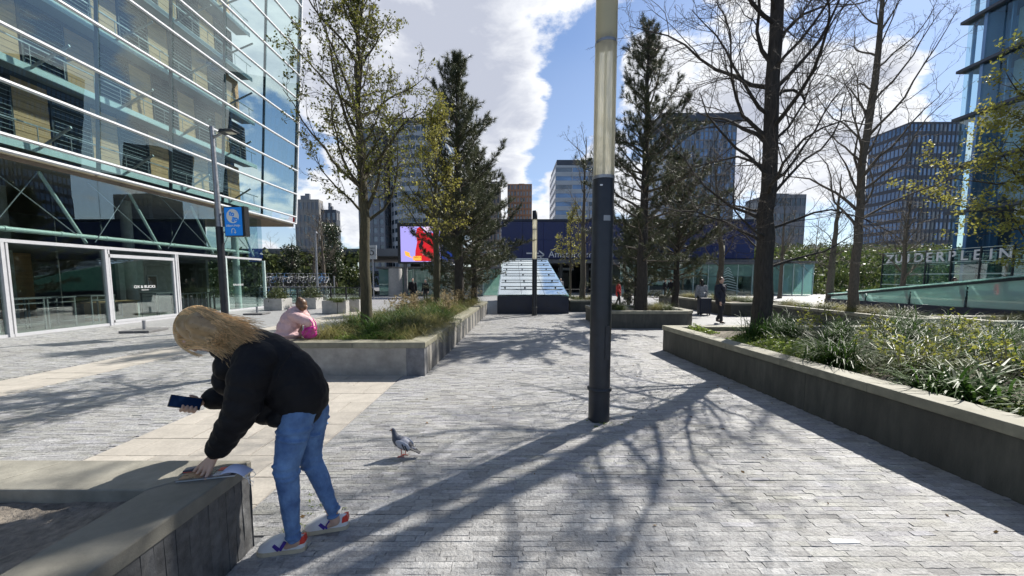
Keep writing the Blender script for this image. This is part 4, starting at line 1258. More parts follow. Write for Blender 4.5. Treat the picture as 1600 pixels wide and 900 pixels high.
tree('budding_tree', 'spreading tree with mustard coloured buds at the right edge', (23.6, 16.6, 0), [(0, 0, 0, .3), (0, 0, 2.5, .26), (.1, 0, 6, .17), (.2, 0, 12, .03)], lim, BARE2, M['bark_dark'], M['twig'], 13, dict(n=3.4, size=.13, mat=M['leaf_gold'], lvl=1, spread=.12))


# pines
def pine(label, base, H, r0, crown0, rad, seed, dens=1.0, group=None, name='pine_tree', lean=0, thin=0.):
    rg = np.random.default_rng(seed)
    t = thing(name, label, 'tree', base, 0, group)
    m = 16; z = np.linspace(0, H, m); pp = np.stack([lean * z / H + rg.normal(0, .02, m), rg.normal(0, .02, m), z], 1); pp[0, :2] = 0
    rr = r0 * (1 - z / H) ** .8 + .012; rr[0] *= 1.2
    obj('trunk', build_tubes([(pp, rr)], M['bark_dark'], 'trunk', 12), t)
    brs, tips = [], []
    zz = crown0
    while zz < H - .12:
        u = (zz - crown0) / (H - crown0)
        prof = (min(1, .55 + u * 2.2) if u < .25 else 1) * (1 - u) ** .72 + .06
        k = rg.integers(4, 7)
        a0 = rg.uniform(0, 2 * PI)
        for q in range(k):
            if rg.random() < thin: continue
            az = a0 + 2 * PI * q / k + rg.normal(0, .25); L = rad * prof * rg.uniform(.4, 1.35) + .12
            el = R(5 + 55 * u + rg.normal(0, 10))
            d = np.array([math.cos(az) * math.cos(el), math.sin(az) * math.cos(el), math.sin(el)])
            i = min(int(zz / H * (m - 1)), m - 2); pt = pp[i] + (pp[i + 1] - pp[i]) * (zz / H * (m - 1) - i)
            b = path(rg, pt, d, L, 7, .09, .05, .012 + .014 * L, .005); brs.append(b)
            nb = max(3, int(L * 8 * dens))
            for w in range(nb):
                f = .25 + .75 * (w + rg.random()) / nb; x = f * 6; i2 = min(int(x), 5); p0 = b[0][i2] + (b[0][i2 + 1] - b[0][i2]) * (x - i2)
                c = path(rg, p0, side_dir(rg, b[0][i2 + 1] - b[0][i2], R(45)) + np.array([0, 0, .25]), rg.uniform(.14, .5) * (1.15 - f * .5) * min(1, L), 4, .12, .08, .006, .004); brs.append(c)
                for g_ in (1, 2, 3, 3): tips.append((c[0][g_], c[0][g_] - c[0][g_ - 1]))
            tips.append((b[0][-1], b[0][-1] - b[0][-2]))
        zz += rg.uniform(.24, .42) * (1 - .35 * u)
    for q in range(4): tips.append((pp[-1] - [0, 0, q * .1], np.array([0, 0, 1.])))
    obj('branches', build_tubes(brs, M['bark_mid'], 'branches'), t)
    P0 = np.array([a for a, _ in tips]); D = unit(np.array([b for _, b in tips])); n = len(P0); K = 19
    nd = unit(D[:, None] * .75 + rg.normal(0, .62, (n, K, 3))); ln = rg.uniform(.09, .20, (n, K, 1))
    sd = unit(np.cross(nd, rg.normal(0, 1, (n, K, 3)))) * .0055
    st = P0[:, None] - D[:, None] * rg.uniform(0, .08, (n, K, 1))
    v = np.stack([st + sd, st - sd, st + nd * ln], 2).reshape(-1, 3)
    f = np.arange(len(v)).reshape(-1, 3)
    obj('needles', np_mesh('needles', v, f, M['needle'], False, np.repeat(rg.uniform(0, 1, n), K)), t)
    return t


pine('tall pine rising out of the short planter with cut off corners', (4.85, 14.4, .45), 10.2, .2, 1.9, 2.4, 31, 1.1, thin=.30)
pine('tall dark pine at the far end of the long left planter', (-2.2, 16.0, .45), 9.9, .2, 1.6, 2.6, 32, 1.35, thin=.10)
pine('shorter dense pine right beside the tall dark pine on the left', (-1.75, 17.9, .45), 7.0, .15, 1.0, 2.4, 33, 1.25, thin=.1)
pine('low broad pine behind the tall pine of the short planter', (8.3, 19.5, .2), 7.4, .16, 1.4, 3.1, 34, 1.25, thin=.1)
pine('small pine left of the low broad pine in front of the shop front', (6.6, 20.5, 0), 4.6, .12, .8, 2.3, 35, 1.2)
pine('second short pine behind the long left planter', (-3.0, 21, .0), 6.4, .15, 1.0, 2.4, 36, 1.2)


# ivy covered trees on the left bank
def ivy_tree(label, base, H, rad, seed):
    rg = np.random.default_rng(seed); t = thing('ivy_tree', label, 'tree', base)
    z = np.linspace(0, H, 9); pp = np.stack([rg.normal(0, .08, 9), rg.normal(0, .08, 9), z], 1)
    obj('trunk', build_tubes([(pp, .18 * (1 - z / H) + .04)], M['bark_mid'], 'trunk'), t)
    out = []
    for L in limb_set(rg, 10, .35, .97, 50, 20, 1.8, 1.2, .06):
        i = min(int(L[0] * 8), 7); d = np.array([math.cos(R(L[1])) * math.sin(R(L[2])), math.sin(R(L[1])) * math.sin(R(L[2])), math.cos(R(L[2]))])
        b = path(rg, pp[i], d, L[3], 7, .15, .06, .03, .006); out.append((0, *b)); sub(rg, b, BARE2['levels'][:2], out, 0)
    obj('twigs', build_tubes([(p, r) for _, p, r in out], M['twig_light'], 'twigs'), t)
    n = 2600; u = rg.uniform(.1, .95, n); rr_ = rad * (.4 + .6 * np.sin(u * PI * .9)) * np.sqrt(rg.uniform(.2, 1, n)) * (1 + .4 * np.sin(u * 23)); a = rg.uniform(0, 2 * PI, n)
    pos = np.stack([rr_ * np.cos(a), rr_ * np.sin(a), u * H], 1)
    obj('ivy', leaf_mesh('ivy', pos, .17, M['ivy'], rg), t)


ivy_tree('ivy smothered tree trunk nearest the office block on the bank', (-17.0, 37, .8), 6.2, .7, 61)
ivy_tree('ivy smothered tree trunk left of the street lamp on the bank', (-18.6, 39.5, 1.4), 6.2, .85, 62)
ivy_tree('squat ivy smothered trunk close to the glass block corner', (-20.8, 36.5, .5), 4.5, .8, 63)


# hedges and bank shrubs
def bush_mesh(seed, n, rx, ry, rz, size, mat):
    rg = np.random.default_rng(seed)
    d = unit(rg.normal(0, 1, (n, 3))); d[:, 2] = np.abs(d[:, 2])
    lump = 1 + .25 * np.sin(d[:, 0:1] * 5 + seed) * np.cos(d[:, 1:2] * 4)
    pos = d * np.array([rx, ry, rz]) * lump * rg.uniform(.55, 1.05, (n, 1))
    return leaf_mesh('foliage', pos, size, mat, rg)


def stems_mesh(seed, rx, ry, rz, n=9):
    rg = np.random.default_rng(seed); b = []
    for k in range(n):
        a = rg.uniform(0, 2 * PI)
        b.append(path(rg, (0, 0, 0), (math.cos(a) * rx, math.sin(a) * ry, rz * 1.3), rz * rg.uniform(.6, 1), 5, .12, .02, .018, .005))
    return build_tubes(b, M['twig'], 'stems')


bush_me = [bush_mesh(70 + k, 700, 1.3, 1.0, 1.15, .19, M['shrub']) for k in range(3)]; stem_me = [stems_mesh(80 + k, 1.2, .9, 1.1) for k in range(3)]
rg = np.random.default_rng(77)
for k in range(17):
    x = -31 + k * 1.02 + rg.normal(0, .3); y = rg.uniform(34.6, 40)
    t = thing('shrub', 'dark evergreen shrub on the bank behind the bicycle racks', 'shrub', (x, y, max(0, (y - 36) * .5)), rg.uniform(0, 6), 'evergreen shrubs on the bank behind the bicycle racks')
    obj('foliage', bush_me[k % 3], t); obj('stems', stem_me[k % 3], t); t.scale = (1, 1, rg.uniform(.9, 1.5))
bush2 = [bush_mesh(90 + k, 500, 1.5, 1.2, 1.3, .2, M['grass_mid']) for k in range(3)]
for k in range(30):
    x = 30 + k * 1.5 + rg.normal(0, .6); y = rg.uniform(41.5, 54)
    t = thing('shrub', 'sunlit green shrub on the bank behind the kiosk', 'shrub', (x, y, max(0, (y - 42) * .36)), rg.uniform(0, 6), 'sunlit shrubs on the bank behind the kiosk')
    obj('foliage', bush2[k % 3], t); obj('stems', stem_me[k % 3], t); t.scale = (1, 1, rg.uniform(.8, 1.5))
# background row of bare saplings on the far bank
sap = []
for k in range(4):
    rq = np.random.default_rng(300 + k); out = []
    tr_ = path(rq, (0, 0, 0), (0, 0, 1), 6.5, 8, .05, .05, .09, .01); out.append((0, *tr_)); sub(rq, tr_, BARE2['levels'][:1] and [dict(num=16, s0=.2, n=5, len=.33, rel=True, ang=45, wig=.15, up=.06, r=.010, taper=.5, rmin=.008, rend=.006), dict(num=6, s0=.15, n=4, len=.4, rel=True, ang=45, wig=.2, up=.03, r=.008, rmin=.006, rend=.005)], out)
    sap.append((build_tubes([(tr_[0], tr_[1])], M['twig_light'], 'trunk', 6), build_tubes([(p, r) for _, p, r in out[1:]], M['twig_light'], 'twigs', 3)))
for k in range(26):
    x = 27 + k * 2.3 + rg.normal(0, .8); y = rg.uniform(50, 70)
    if k > 20: x = -46 + (k - 20) * 4.5; y = 60
    t = thing('sapling', 'thin bare sapling in the row on the far bank', 'tree', (x, y, 3.4 if k <= 20 else 0), rg.uniform(0, 6), 'bare saplings on the far banks')
    obj('trunk', sap[k % 4][0], t); obj('twigs', sap[k % 4][1], t); s = rg.uniform(.8, 1.25); t.scale = (s, s, s)


# grass clumps
def clump_mesh(name, seed, n, L, spread, width, mat, arch=1.0, seg=5, erect=.35):
    rg = np.random.default_rng(seed)
    az = rg.uniform(0, 2 * PI, n); th = np.abs(rg.normal(erect, .33, n)); ln = L * rg.uniform(.55, 1.15, n)
    b = np.stack([rg.normal(0, spread, n), rg.normal(0, spread, n), np.zeros(n) - .02], 1)
    h = np.stack([np.cos(az), np.sin(az), 0 * az], 1); side = np.stack([-np.sin(az), np.cos(az), 0 * az], 1)
    v = np.zeros((n, seg, 2, 3)); p = b.copy(); st = ln / (seg - 1)
    bend = rg.uniform(.25, .6, n) * arch
    for i in range(seg):
        w = width * (1 - (i / (seg - 1)) ** 1.6 * .9) * rg.uniform(.8, 1.2, n)
        v[:, i, 0] = p + side * w[:, None] * .5; v[:, i, 1] = p - side * w[:, None] * .5
        p = p + (h * np.sin(th)[:, None] + np.array([0, 0, 1]) * np.cos(th)[:, None]) * st[:, None]; th = np.minimum(th + bend, 2.5)
    v[..., 2] = np.maximum(v[..., 2], -.03)
    idx = np.arange(n * seg * 2).reshape(n, seg, 2)
    f = np.stack([idx[:, :-1, 0], idx[:, :-1, 1], idx[:, 1:, 1], idx[:, 1:, 0]], -1).reshape(-1, 4)
    return np_mesh(name, v.reshape(-1, 3), f, mat, False, np.repeat(rg.uniform(0, 1, n), seg - 1))


dark_c = [clump_mesh('clump', 400 + k, 380, .66, .09, .012, M['grass_dark'], 1.0, 6) for k in range(5)]
broad_c = [clump_mesh('clump', 410 + k, 170, .58, .08, .022, M['grass_dark'], 1.15, 6, .45) for k in range(3)]
mid_c = [clump_mesh('clump', 420 + k, 420, .66, .10, .009, M['grass_mid'], 1.15, 6) for k in range(4)]
tan_c = [clump_mesh('clump', 430 + k, 620, .80, .10, .0065, M['grass_tan'], 1.2, 7) for k in range(4)]
rg = np.random.default_rng(500)


def put(me, name, label, group, x, y, z, s, sz=None):
    o = obj(name, me, None, (x, y, z), (0, 0, rg.uniform(0, 6.28)), label=label, cat='plant', group=group)
    o.scale = (s, s, sz or s)
    return o


LG = ('dark glossy lily grass clump in the large right hand planter', 'lily grass clumps in the right hand planter')
SOILZ = .48
spots = []
def poisson(x0, x1, y0, y1, d, n, avoid=()):
    out = []
    for _ in range(n * 12):
        if len(out) >= n: break
        x, y = rg.uniform(x0, x1), rg.uniform(y0, y1)
        if all((x - a) ** 2 + (y - b) ** 2 > d * d for a, b in out) and all((x - a) ** 2 + (y - b) ** 2 > r * r for a, b, r in avoid): out.append((x, y))
    return out


# the bright ground cover patches leave gaps between the clumps
cov_patch = [(4.75, 6.9, .75), (4.5, 5.9, .6), (4.15, 8.5, .35), (5.17, 8, .5)]
for x, y in poisson(4.25, 10, 1.4, 8.6, .78, 58, cov_patch):
    if y > 7.75 and x < 5.3: continue
    k = rg.random()
    me = broad_c[rg.integers(3)] if (k < .3 and y < 4.5) else dark_c[rg.integers(5)] if k < .93 else mid_c[rg.integers(4)]
    put(me, 'lily_grass', *LG, x, y, SOILZ, rg.uniform(.95, 1.35))
for x, y in ((4.75, 7.3), (5.5, 7.6), (5.75, 8.2)): put(dark_c[rg.integers(5)], 'lily_grass', *LG, x, y, SOILZ, rg.uniform(1.2, 1.45))
for x, y in ((4.35, 3.9), (4.5, 3.1), (4.4, 2.5)):
    put(broad_c[rg.integers(3)], 'lily_grass', *LG, x, y, SOILZ, 1.0)
TG = ('straw coloured arching sedge clump in the long left planter', 'straw sedge clumps in the left planter')
MG = ('green arching sedge clump in the long left planter', 'green sedge clumps in the left planter')
for x, y in poisson(-3.7, -1.8, 7.2, 18.0, .62, 56, [(-3.1, 8.2, .3), (-3.3, 7.2, .5), (-2.65, 13.5, .25)]):
    tan = rg.random() < (.25 if y < 8.3 else .42)
    put(tan_c[rg.integers(4)] if tan else mid_c[rg.integers(4)], 'sedge_clump', *(TG if tan else MG), x, y, SOILZ, rg.uniform(1.1, 1.5) if y > 7.8 else rg.uniform(.7, .95))
for x, y, s in ((-2.0, 7.65, 1.2), (-2.15, 8.5, 1.35), (-3.5, 7.35, 1.1), (-1.95, 9.3, 1.2)): put(tan_c[rg.integers(4)], 'sedge_clump', *TG, x, y, SOILZ, s)
for x, y, s in ((-2.75, 7.75, 1.25), (-2.45, 8.3, 1.3), (-1.95, 10.1, 1.35), (-2.6, 9.6, 1.4), (-3.4, 8.6, 1.3)): put(dark_c[rg.integers(5)], 'sedge_clump', 'dark green rounded grass mound between the straw sedges', 'dark green mounds in the left planter', x, y, SOILZ, s)
for x, y in ((-2.55, 7.15), (-2.2, 7.05)): put(dark_c[rg.integers(5)], 'sedge_clump', 'dark grass tuft at the near corner of the long left planter', 'dark tufts at the near corner of the left planter', x, y, SOILZ, .75)
for key, lab, n in (('middle', 'pale sedge tuft beside the tall pine in the short planter', 9), ('small', 'pale sedge tuft in the small planter by the stair roof', 7), ('far', 'pale sedge tuft in the planter behind the suitcase', 22), ('strip', 'pale sedge tuft around the slim bare tree', 15), ('block', 'sedge tuft in the block planter by the skylight', 8)):
    p = PLANTERS[key]; xs = [q[0] for q in p]; ys = [q[1] for q in p]
    av = [(4.85, 14.4, .3), (11.75, 13.15, .3), (3.85, 21, .25)]
    for x, y in poisson(min(xs) + .4, max(xs) - .4, min(ys) + .4, max(ys) - .4, .45, n, av):
        put((tan_c if rg.random() < .5 else mid_c)[rg.integers(4)], 'sedge_clump', lab, lab.replace('tuft', 'tufts'), x, y, SOILZ, rg.uniform(.75, 1.05))

# tall dry seed stalks standing in the left planter
def stalk_mesh(seed):
    rq = np.random.default_rng(seed); b, pos = [], []
    for k in range(26):
        p = path(rq, (rq.normal(0, .12), rq.normal(0, .12), 0), (rq.normal(0, .16), rq.normal(0, .16), 1), rq.uniform(.5, .85), 5, .06, .0, .004, .002); b.append(p)
        for _ in range(9): pos.append(p[0][-1] + rq.normal(0, .022, 3) - np.array([0, 0, rq.uniform(0, .1)]))
    return build_tubes(b, M['seed'], 'stalks', 3), leaf_mesh('seed_heads', np.array(pos), .045, M['seed'], rq, None, .8)


stk = [stalk_mesh(600 + k) for k in range(3)]
for k, (x, y) in enumerate(poisson(-3.3, -1.75, 9.6, 17.5, .6, 12)):
    t = thing('seed_stalks', 'tuft of dry seed head stalks standing above the straw sedge', 'plant', (x, y, SOILZ), rg.uniform(0, 6), 'dry seed stalks in the left planter')
    obj('stalks', stk[k % 3][0], t); obj('seed_heads', stk[k % 3][1], t, kind='stuff')


# budding twiggy shrubs in the right planter
def shrub_mesh(seed, H):
    rq = np.random.default_rng(seed); out = []; pos = []
    for k in range(9):
        a = rq.uniform(0, 2 * PI); p = path(rq, (rq.normal(0, .04), rq.normal(0, .04), 0), (math.cos(a) * .45, math.sin(a) * .45, 1), H * rq.uniform(.6, 1.1), 6, .12, .05, .008, .004); out.append((0, *p))
        sub(rq, p, [dict(num=3, s0=.35, n=4, len=.4, rel=True, ang=40, wig=.15, up=.1, r=.01, rmin=.004, rend=.003)], out)
    for _, p, r in out:
        for _ in range(4): pos.append(p[-1] + rq.normal(0, .014, 3))
        if rq.random() < .25:
            for _ in range(3): pos.append(p[-2] + rq.normal(0, .012, 3))
    return build_tubes([(p, r) for _, p, r in out], M['twig_light'], 'stems'), leaf_mesh('buds', np.array(pos), .055, M['leaf_bud'], rq, None, .5)


shr = [shrub_mesh(700 + k, .75) for k in range(4)]
for k, (x, y) in enumerate([(5.0, 5.2), (5.4, 4.6), (5.1, 4.0), (4.7, 4.5), (6.3, 6.6), (6.9, 6.0), (7.3, 7.6), (6.2, 4.7), (6.9, 4.2), (5.9, 3.4), (7.6, 5.2), (8.1, 6.6), (5.7, 7.3), (6.6, 8.3)]):
    t = thing('budding_shrub', 'twiggy shrub with bright yellow green buds among the lily grass', 'shrub', (x, y, SOILZ), rg.uniform(0, 6), 'budding twiggy shrubs in the right planter')
    obj('stems', shr[k % 4][0], t); obj('buds', shr[k % 4][1], t, kind='stuff'); s = rg.uniform(.6, .95); t.scale = (s, s, s)


# low leafy ground cover
def cover(label, patches, n, seed, size=.045, mat='cover'):
    rq = np.random.default_rng(seed); pos = []
    for x, y, rx, ry, w in patches:
        k = int(n * w); a = rq.uniform(0, 2 * PI, k); r = np.sqrt(rq.uniform(0, 1, k))
        px_, py_ = x + rx * r * np.cos(a), y + ry * r * np.sin(a)
        hz = .15 * (1 - r ** 3) * (1 + .6 * np.sin(px_ * 9) * np.sin(py_ * 8)) * rq.uniform(.2, 1.1, k)
        pos.append(np.stack([px_, py_, SOILZ + np.maximum(hz, .005)], 1))
    obj('ground_cover', leaf_mesh('ground_cover', np.concatenate(pos), size, M[mat], rq, None, .6, .5), None, kind='stuff', label=label, cat='ground cover')


cover('bright green ground cover patch behind the right hand coping', [(4.75, 6.8, .8, 1.0, .45), (4.45, 5.7, .55, .8, .3), (4.2, 8.45, .35, .3, .12), (4.4, 2.4, .3, 1.4, .1)], 9000, 800)
cover('green ground cover along the front edge of the long left planter', [(-2.9, 7.05, .8, .22, .6), (-3.3, 7.4, .4, .3, .2), (-2.2, 7.4, .4, .4, .3)], 4000, 801)
cover('low leafy litter over the soil of the right hand planter', [(6.9, 4.8, 2.9, 3.7, 1)], 9000, 802, .05, 'shrub')

rq = np.random.default_rng(803)
for lab, x0, x1, y0, y1, h, n, mt_ in (('tangled undergrowth on the bank behind the bicycle racks', -40, -15.5, 36.2, 42, 3.9, 9000, 'shrub'), ('sunlit undergrowth on the bank right of the kiosk', 30, 80, 42.5, 56, 5.2, 16000, 'grass_mid'), ('rough growth on the high far bank', 24, 94, 61, 85, 8.5, 16000, 'shrub')):
    X_ = rq.uniform(x0, x1, n); t_ = rq.uniform(0, 1, n); Y_ = y0 + (y1 - y0) * t_
    pos = np.stack([X_, Y_, h * (t_ * t_ * (3 - 2 * t_)) + np.abs(rq.normal(0, .35, n))], 1)
    obj('undergrowth', leaf_mesh('undergrowth', pos, .45, M[mt_], rq, None, .6), None, kind='stuff', label=lab, cat='undergrowth')


# ------------------------------------------------------------------ lamp posts
def tube_mat():
    m, nt, bs, out = new_mat('opal lamp tube')
    d = nt.nodes.new('ShaderNodeBsdfDiffuse'); d.inputs[0].default_value = (.98, .93, .75, 1)
    t = nt.nodes.new('ShaderNodeBsdfTranslucent'); t.inputs[0].default_value = (.99, .95, .80, 1)
    tr = nt.nodes.new('ShaderNodeBsdfTransparent'); tr.inputs[0].default_value = (1, .98, .92, 1)
    a = nt.nodes.new('ShaderNodeMixShader'); a.inputs[0].default_value = .78
    nt.links.new(d.outputs[0], a.inputs[1]); nt.links.new(t.outputs[0], a.inputs[2])
    b = nt.nodes.new('ShaderNodeMixShader'); b.inputs[0].default_value = .28
    nt.links.new(a.outputs[0], b.inputs[1]); nt.links.new(tr.outputs[0], b.inputs[2])
    g = nt.nodes.new('ShaderNodeBsdfGlossy'); g.inputs['Roughness'].default_value = .08
    fr = nt.nodes.new('ShaderNodeFresnel'); fr.inputs[0].default_value = 1.4
    c = nt.nodes.new('ShaderNodeMixShader'); nt.links.new(fr.outputs[0], c.inputs[0])
    nt.links.new(b.outputs[0], c.inputs[1]); nt.links.new(g.outputs[0], c.inputs[2])
    nt.links.new(c.outputs[0], out.inputs[0]); return m


M['opal'] = tube_mat()
M['opal_core'] = pbr('opal core', (.82, .78, .62), .5, .05, 4)


def lamp_post(label, loc, r, z_dark, z_joint, z_cap, z_top, louvre=True):
    t = thing('lamp_post', label, 'lamp post', loc)
    m = MB(); m.lathe([(r * .99, -.01), (r * .99, .365)], 28); m.obj('base_sleeve', M['lamp_metal'], t)
    m = MB(); m.lathe([(r * .99, .366), (r * 1.14, .37), (r * 1.14, .395), (r * 1.0, .405)], 28); m.obj('collar', M['lamp_metal'], t)
    m = MB(); m.lathe([(r * .97, .40), (r * .97, z_dark - .02), (r * .93, z_dark)], 28); m.obj('post', M['lamp_metal'], t)
    m = MB(); m.lathe([(r * .99, z_dark - .004), (r * 1.0, z_dark + .03)], 28); m.obj('ring', M['grey_metal'], t)
    m = MB(); m.lathe([(r * .95, z_dark + .03), (r * .95, z_joint - .015)], 28); m.obj('light_tube', M['opal'], t)
    m = MB(); m.lathe([(r * .97, z_joint - .015), (r * .97, z_joint + .015)], 28); m.obj('ring', M['grey_metal'], t)
    m = MB(); m.lathe([(r * .95, z_joint + .015), (r * .95, z_cap)], 28); m.obj('light_tube', M['opal'], t)
    m = MB(); m.lathe([(r * .12, z_dark + .03), (r * .12, z_joint - .02)], 10); m.obj('core', M['opal_core'], t)
    if louvre:
        m = MB(); z = z_joint + .04
        while z < z_cap - .03:
            m.lathe([(r * .5, z), (r * .82, z + .012), (r * .82, z + .018), (r * .5, z + .03)], 20); z += .055
        m.obj('louvres', M['opal_core'], t, kind='stuff')
    m = MB(); m.lathe([(r * 1.0, z_cap), (r * 1.0, z_top), (r * .8, z_top + .01)], 24); m.obj('cap', M['lamp_metal'], t)
    return t


lp = lamp_post('near charcoal lamp post with a tall cream tube standing in the walkway', (LAMP[0], LAMP[1], 0), .127, 2.83, 4.30, 5.55, 5.95)
m = MB()
for k in range(7):
    a = R(-98 + k * 5.5); r_ = .1245
    m.hexa([(math.cos(a) * r_, math.sin(a) * r_, 2.35), (math.cos(a + .09) * r_, math.sin(a + .09) * r_, 2.35), (math.cos(a + .09) * .12, math.sin(a + .09) * .12, 2.35), (math.cos(a) * .12, math.sin(a) * .12, 2.35)],
           [(math.cos(a) * r_, math.sin(a) * r_, 2.41), (math.cos(a + .09) * r_, math.sin(a + .09) * r_, 2.41), (math.cos(a + .09) * .12, math.sin(a + .09) * .12, 2.41), (math.cos(a) * .12, math.sin(a) * .12, 2.41)])
m.obj('number_plate', M['grey_metal'], lp)
m = MB(); m.box(-.065, -.035, -.122, -.1165, 2.735, 2.75); m.obj('sticker', M['white_paint'], lp)
m = MB(); m.hexa([(.03, -.127, .75), (.08, -.12, .75), (.08, -.1, .75), (.03, -.1, .75)], [(.03, -.127, 1.15), (.08, -.12, 1.15), (.08, -.1, 1.15), (.03, -.1, 1.15)]); m.obj('hatch', M['lamp_metal'], lp)
lamp_post('second cream topped lamp post in front of the sloping glass stair roof', (G(835, 493).x, G(835, 493).y, 0), .115, 2.55, 3.9, 4.35, 4.72, False)
lamp_post('third cream topped lamp post far off left of the thick dark trunk', (P(1127, 440, 24).x, 24, 0), .12, 2.4, 3.2, 3.75, 4.05, False)

# street lamp with the shop sign
sl_ = thing('street_lamp', 'slim grey street lamp carrying a blue sign before the glass office block', 'street lamp', (P(352, 500, 12.5).x, 12.5, 0))
m = MB(); m.tube([(0, 0, -.01), (0, 0, 3.35)], .105, 16); m.obj('pole_base', M['lamp_metal'], sl_)
m = MB(); m.tube([(0, 0, 3.35), (-.05, 0, 6.45)], [.085, .06], 14); m.obj('pole', M['grey_metal'], sl_)
m = MB(); m.tube([(-.045, 0, 6.12), (.12, -.02, 6.16), (.3, -.05, 6.24)], [.05, .04, .035], 8); m.obj('arm', M['grey_metal'], sl_)
m = MB(); m.hexa([(.28, -.22, 6.20), (.78, -.26, 6.26), (.80, .10, 6.27), (.28, .10, 6.20)], [(.30, -.16, 6.34), (.70, -.18, 6.33), (.70, .06, 6.33), (.30, .06, 6.34)]); bevel(m.obj('lamp_head', M['lamp_metal'], sl_), .02)
m = MB(); m.box(.5, .72, -.16, .02, 6.215, 6.235); m.obj('lens', M['opal_core'], sl_)
sc_ = P(364, 346, 12.38)
sg = thing('shop_sign', 'blue shop sign with a white disc reading to go on the street lamp', 'sign', tuple(sc_), R(-8))
M['sign_blue'] = emit_mat('sign blue', (.005, .17, .62), .35)
m = MB(); m.box(-.33, .40, .02, .20, -.47, .47); m.obj('casing', M['black_metal'], sg)
m = MB(); m.box(-.30, .31, .005, .02, -.44, .44); m.obj('face', M['sign_blue'], sg)
m = MB(); n = 28
m.add([(.22 * math.cos(2 * PI * k / n), -.004, .165 + .22 * math.sin(2 * PI * k / n)) for k in range(n)] + [(.22 * math.cos(2 * PI * k / n), .006, .165 + .22 * math.sin(2 * PI * k / n)) for k in range(n)], [tuple(range(n))] + [(k, n + k, n + (k + 1) % n, (k + 1) % n) for k in range(n)])
m.obj('disc', M['white_paint'], sg)
for s_, x, z, sz in (('to', -.13, .20, .21), ('go', -.03, .045, .21)):
    obj('lettering', text_mesh(s_, sz, .002, M['sign_blue'], 'lettering', 'LEFT', .008), sg, (x, -.008, z), (PI / 2, R(14), 0))
obj('lettering', text_mesh('Albert Heijn', .098, .002, M['white_paint'], 'lettering', 'CENTER', .002), sg, (0, 0, -.16), (PI / 2, 0, 0))
m = MB(); m.tube([(-.06, 0, -.37), (-.06, 0, -.29)] + [(-.06 * math.cos(k * PI / 8), 0, -.28 + .06 * math.sin(k * PI / 8)) for k in range(9)] + [(.06, 0, -.36)], .013, 6)
m.bar((.02, 0, -.33), (.06, 0, -.37), .02, .014); m.bar((.10, 0, -.33), (.06, 0, -.37), .02, .014)
m.obj('arrow', M['white_paint'], sg)
m = MB(); m.box(-.42, -.34, .05, .13, -.35, -.3); m.box(-.42, -.34, .05, .13, .3, .35); m.obj('bracket', M['grey_metal'], sg)

t = thing('street_lamp', 'thin grey street lamp beside the bicycle racks', 'street lamp', (P(497, 470, 27.5).x, 27.5, 0))
m = MB(); m.tube([(0, 0, 0), (0, 0, 4.9)], [.09, .06], 10); m.obj('pole', M['grey_metal'], t)
m = MB(); m.hexa([(-.5, -.12, 4.88), (.12, -.12, 4.88), (.12, .12, 4.88), (-.5, .12, 4.88)], [(-.4, -.1, 5.0), (.1, -.1, 5.0), (.1, .1, 5.0), (-.4, .1, 5.0)]); m.obj('lamp_head', M['grey_metal'], t)
t = thing('road_sign', 'grey direction sign with a curved arrow left of the big screen', 'sign', (P(581, 390, 31).x, 31, 0))
w0 = P(573, 390, 31).x - t.location.x; w1 = P(588, 390, 31).x - t.location.x
z0_, z1_ = P(581, 405, 31).z, P(581, 383, 31).z
m = MB(); m.box(w0, w1, 0, .06, z0_, z1_); m.obj('board', M['tower_pale'], t)
m = MB(); m.tube([(0, .1, 0), (0, .1, z1_)], .05, 8); m.obj('post', M['grey_metal'], t)
m = MB(); m.tube([(-.02 + .17 * math.cos(R(a)), -.02, z0_ + .5 + .17 * math.sin(R(a))) for a in range(-150, 121, 30)], .035, 6); m.obj('arrow', M['black_metal'], t)
obj('lettering', text_mesh('Metro', .2, .002, M['black_metal'], 'lettering', 'CENTER'), t, (0, -.004, z1_ - .3), (PI / 2, 0, 0))

# parasol bases
for p, lab in ((G(226, 518), 'parasol base slab with a stub pipe in front of the lettered door'), (G(402, 491), 'parasol base slab near the corner of the glass block')):
    t = thing('parasol_base', lab, 'parasol base', (p.x, p.y, 0), R(8))
    for sx in (-1, 1):
        for sy in (-1, 1):
            m = MB(); m.box(.005, .42, .005, .42, .005, .075); o = m.obj('weight_slab', M['dark_concrete'], t, (0 if sx > 0 else -.425, 0 if sy > 0 else -.425, 0)); bevel(o, .008)
    m = MB(); m.tube([(0, 0, .076), (0, 0, .36)], .045, 12); m.obj('stub_pipe', M['grey_metal'], t)

# terrace fence, pots, bicycles
fx0, fx1, fy_ = P(424, 460, 24).x, P(562, 460, 24).x, 24.0
t = thing('terrace_fence', 'black terrace railing with glass infill in front of the bicycles', 'fence', (fx0, fy_, 0))
for xp in (424, 465, 517, 541, 562):
    x = P(xp, 460, 24).x - fx0; m = MB(); m.box(x - .04, x + .04, -.04, .04, 0, 1.16); m.obj('post', M['black_metal'], t)
for z in (1.12, .72, .16):
    m = MB(); m.box(0, fx1 - fx0, -.025, .025, z - .03, z + .03); m.obj('rail', M['black_metal'], t)
for a, b in ((424, 465), (465, 517), (517, 541), (541, 562)):
    m = MB(); m.box(P(a, 460, 24).x - fx0 + .06, P(b, 460, 24).x - fx0 - .06, -.008, .008, .2, 1.08); m.obj('glass_infill', M['shop_glass'], t)
lav = [clump_mesh('foliage', 900 + k, 160, .34, .13, .012, M['grass_mid'], .8) for k in range(2)]
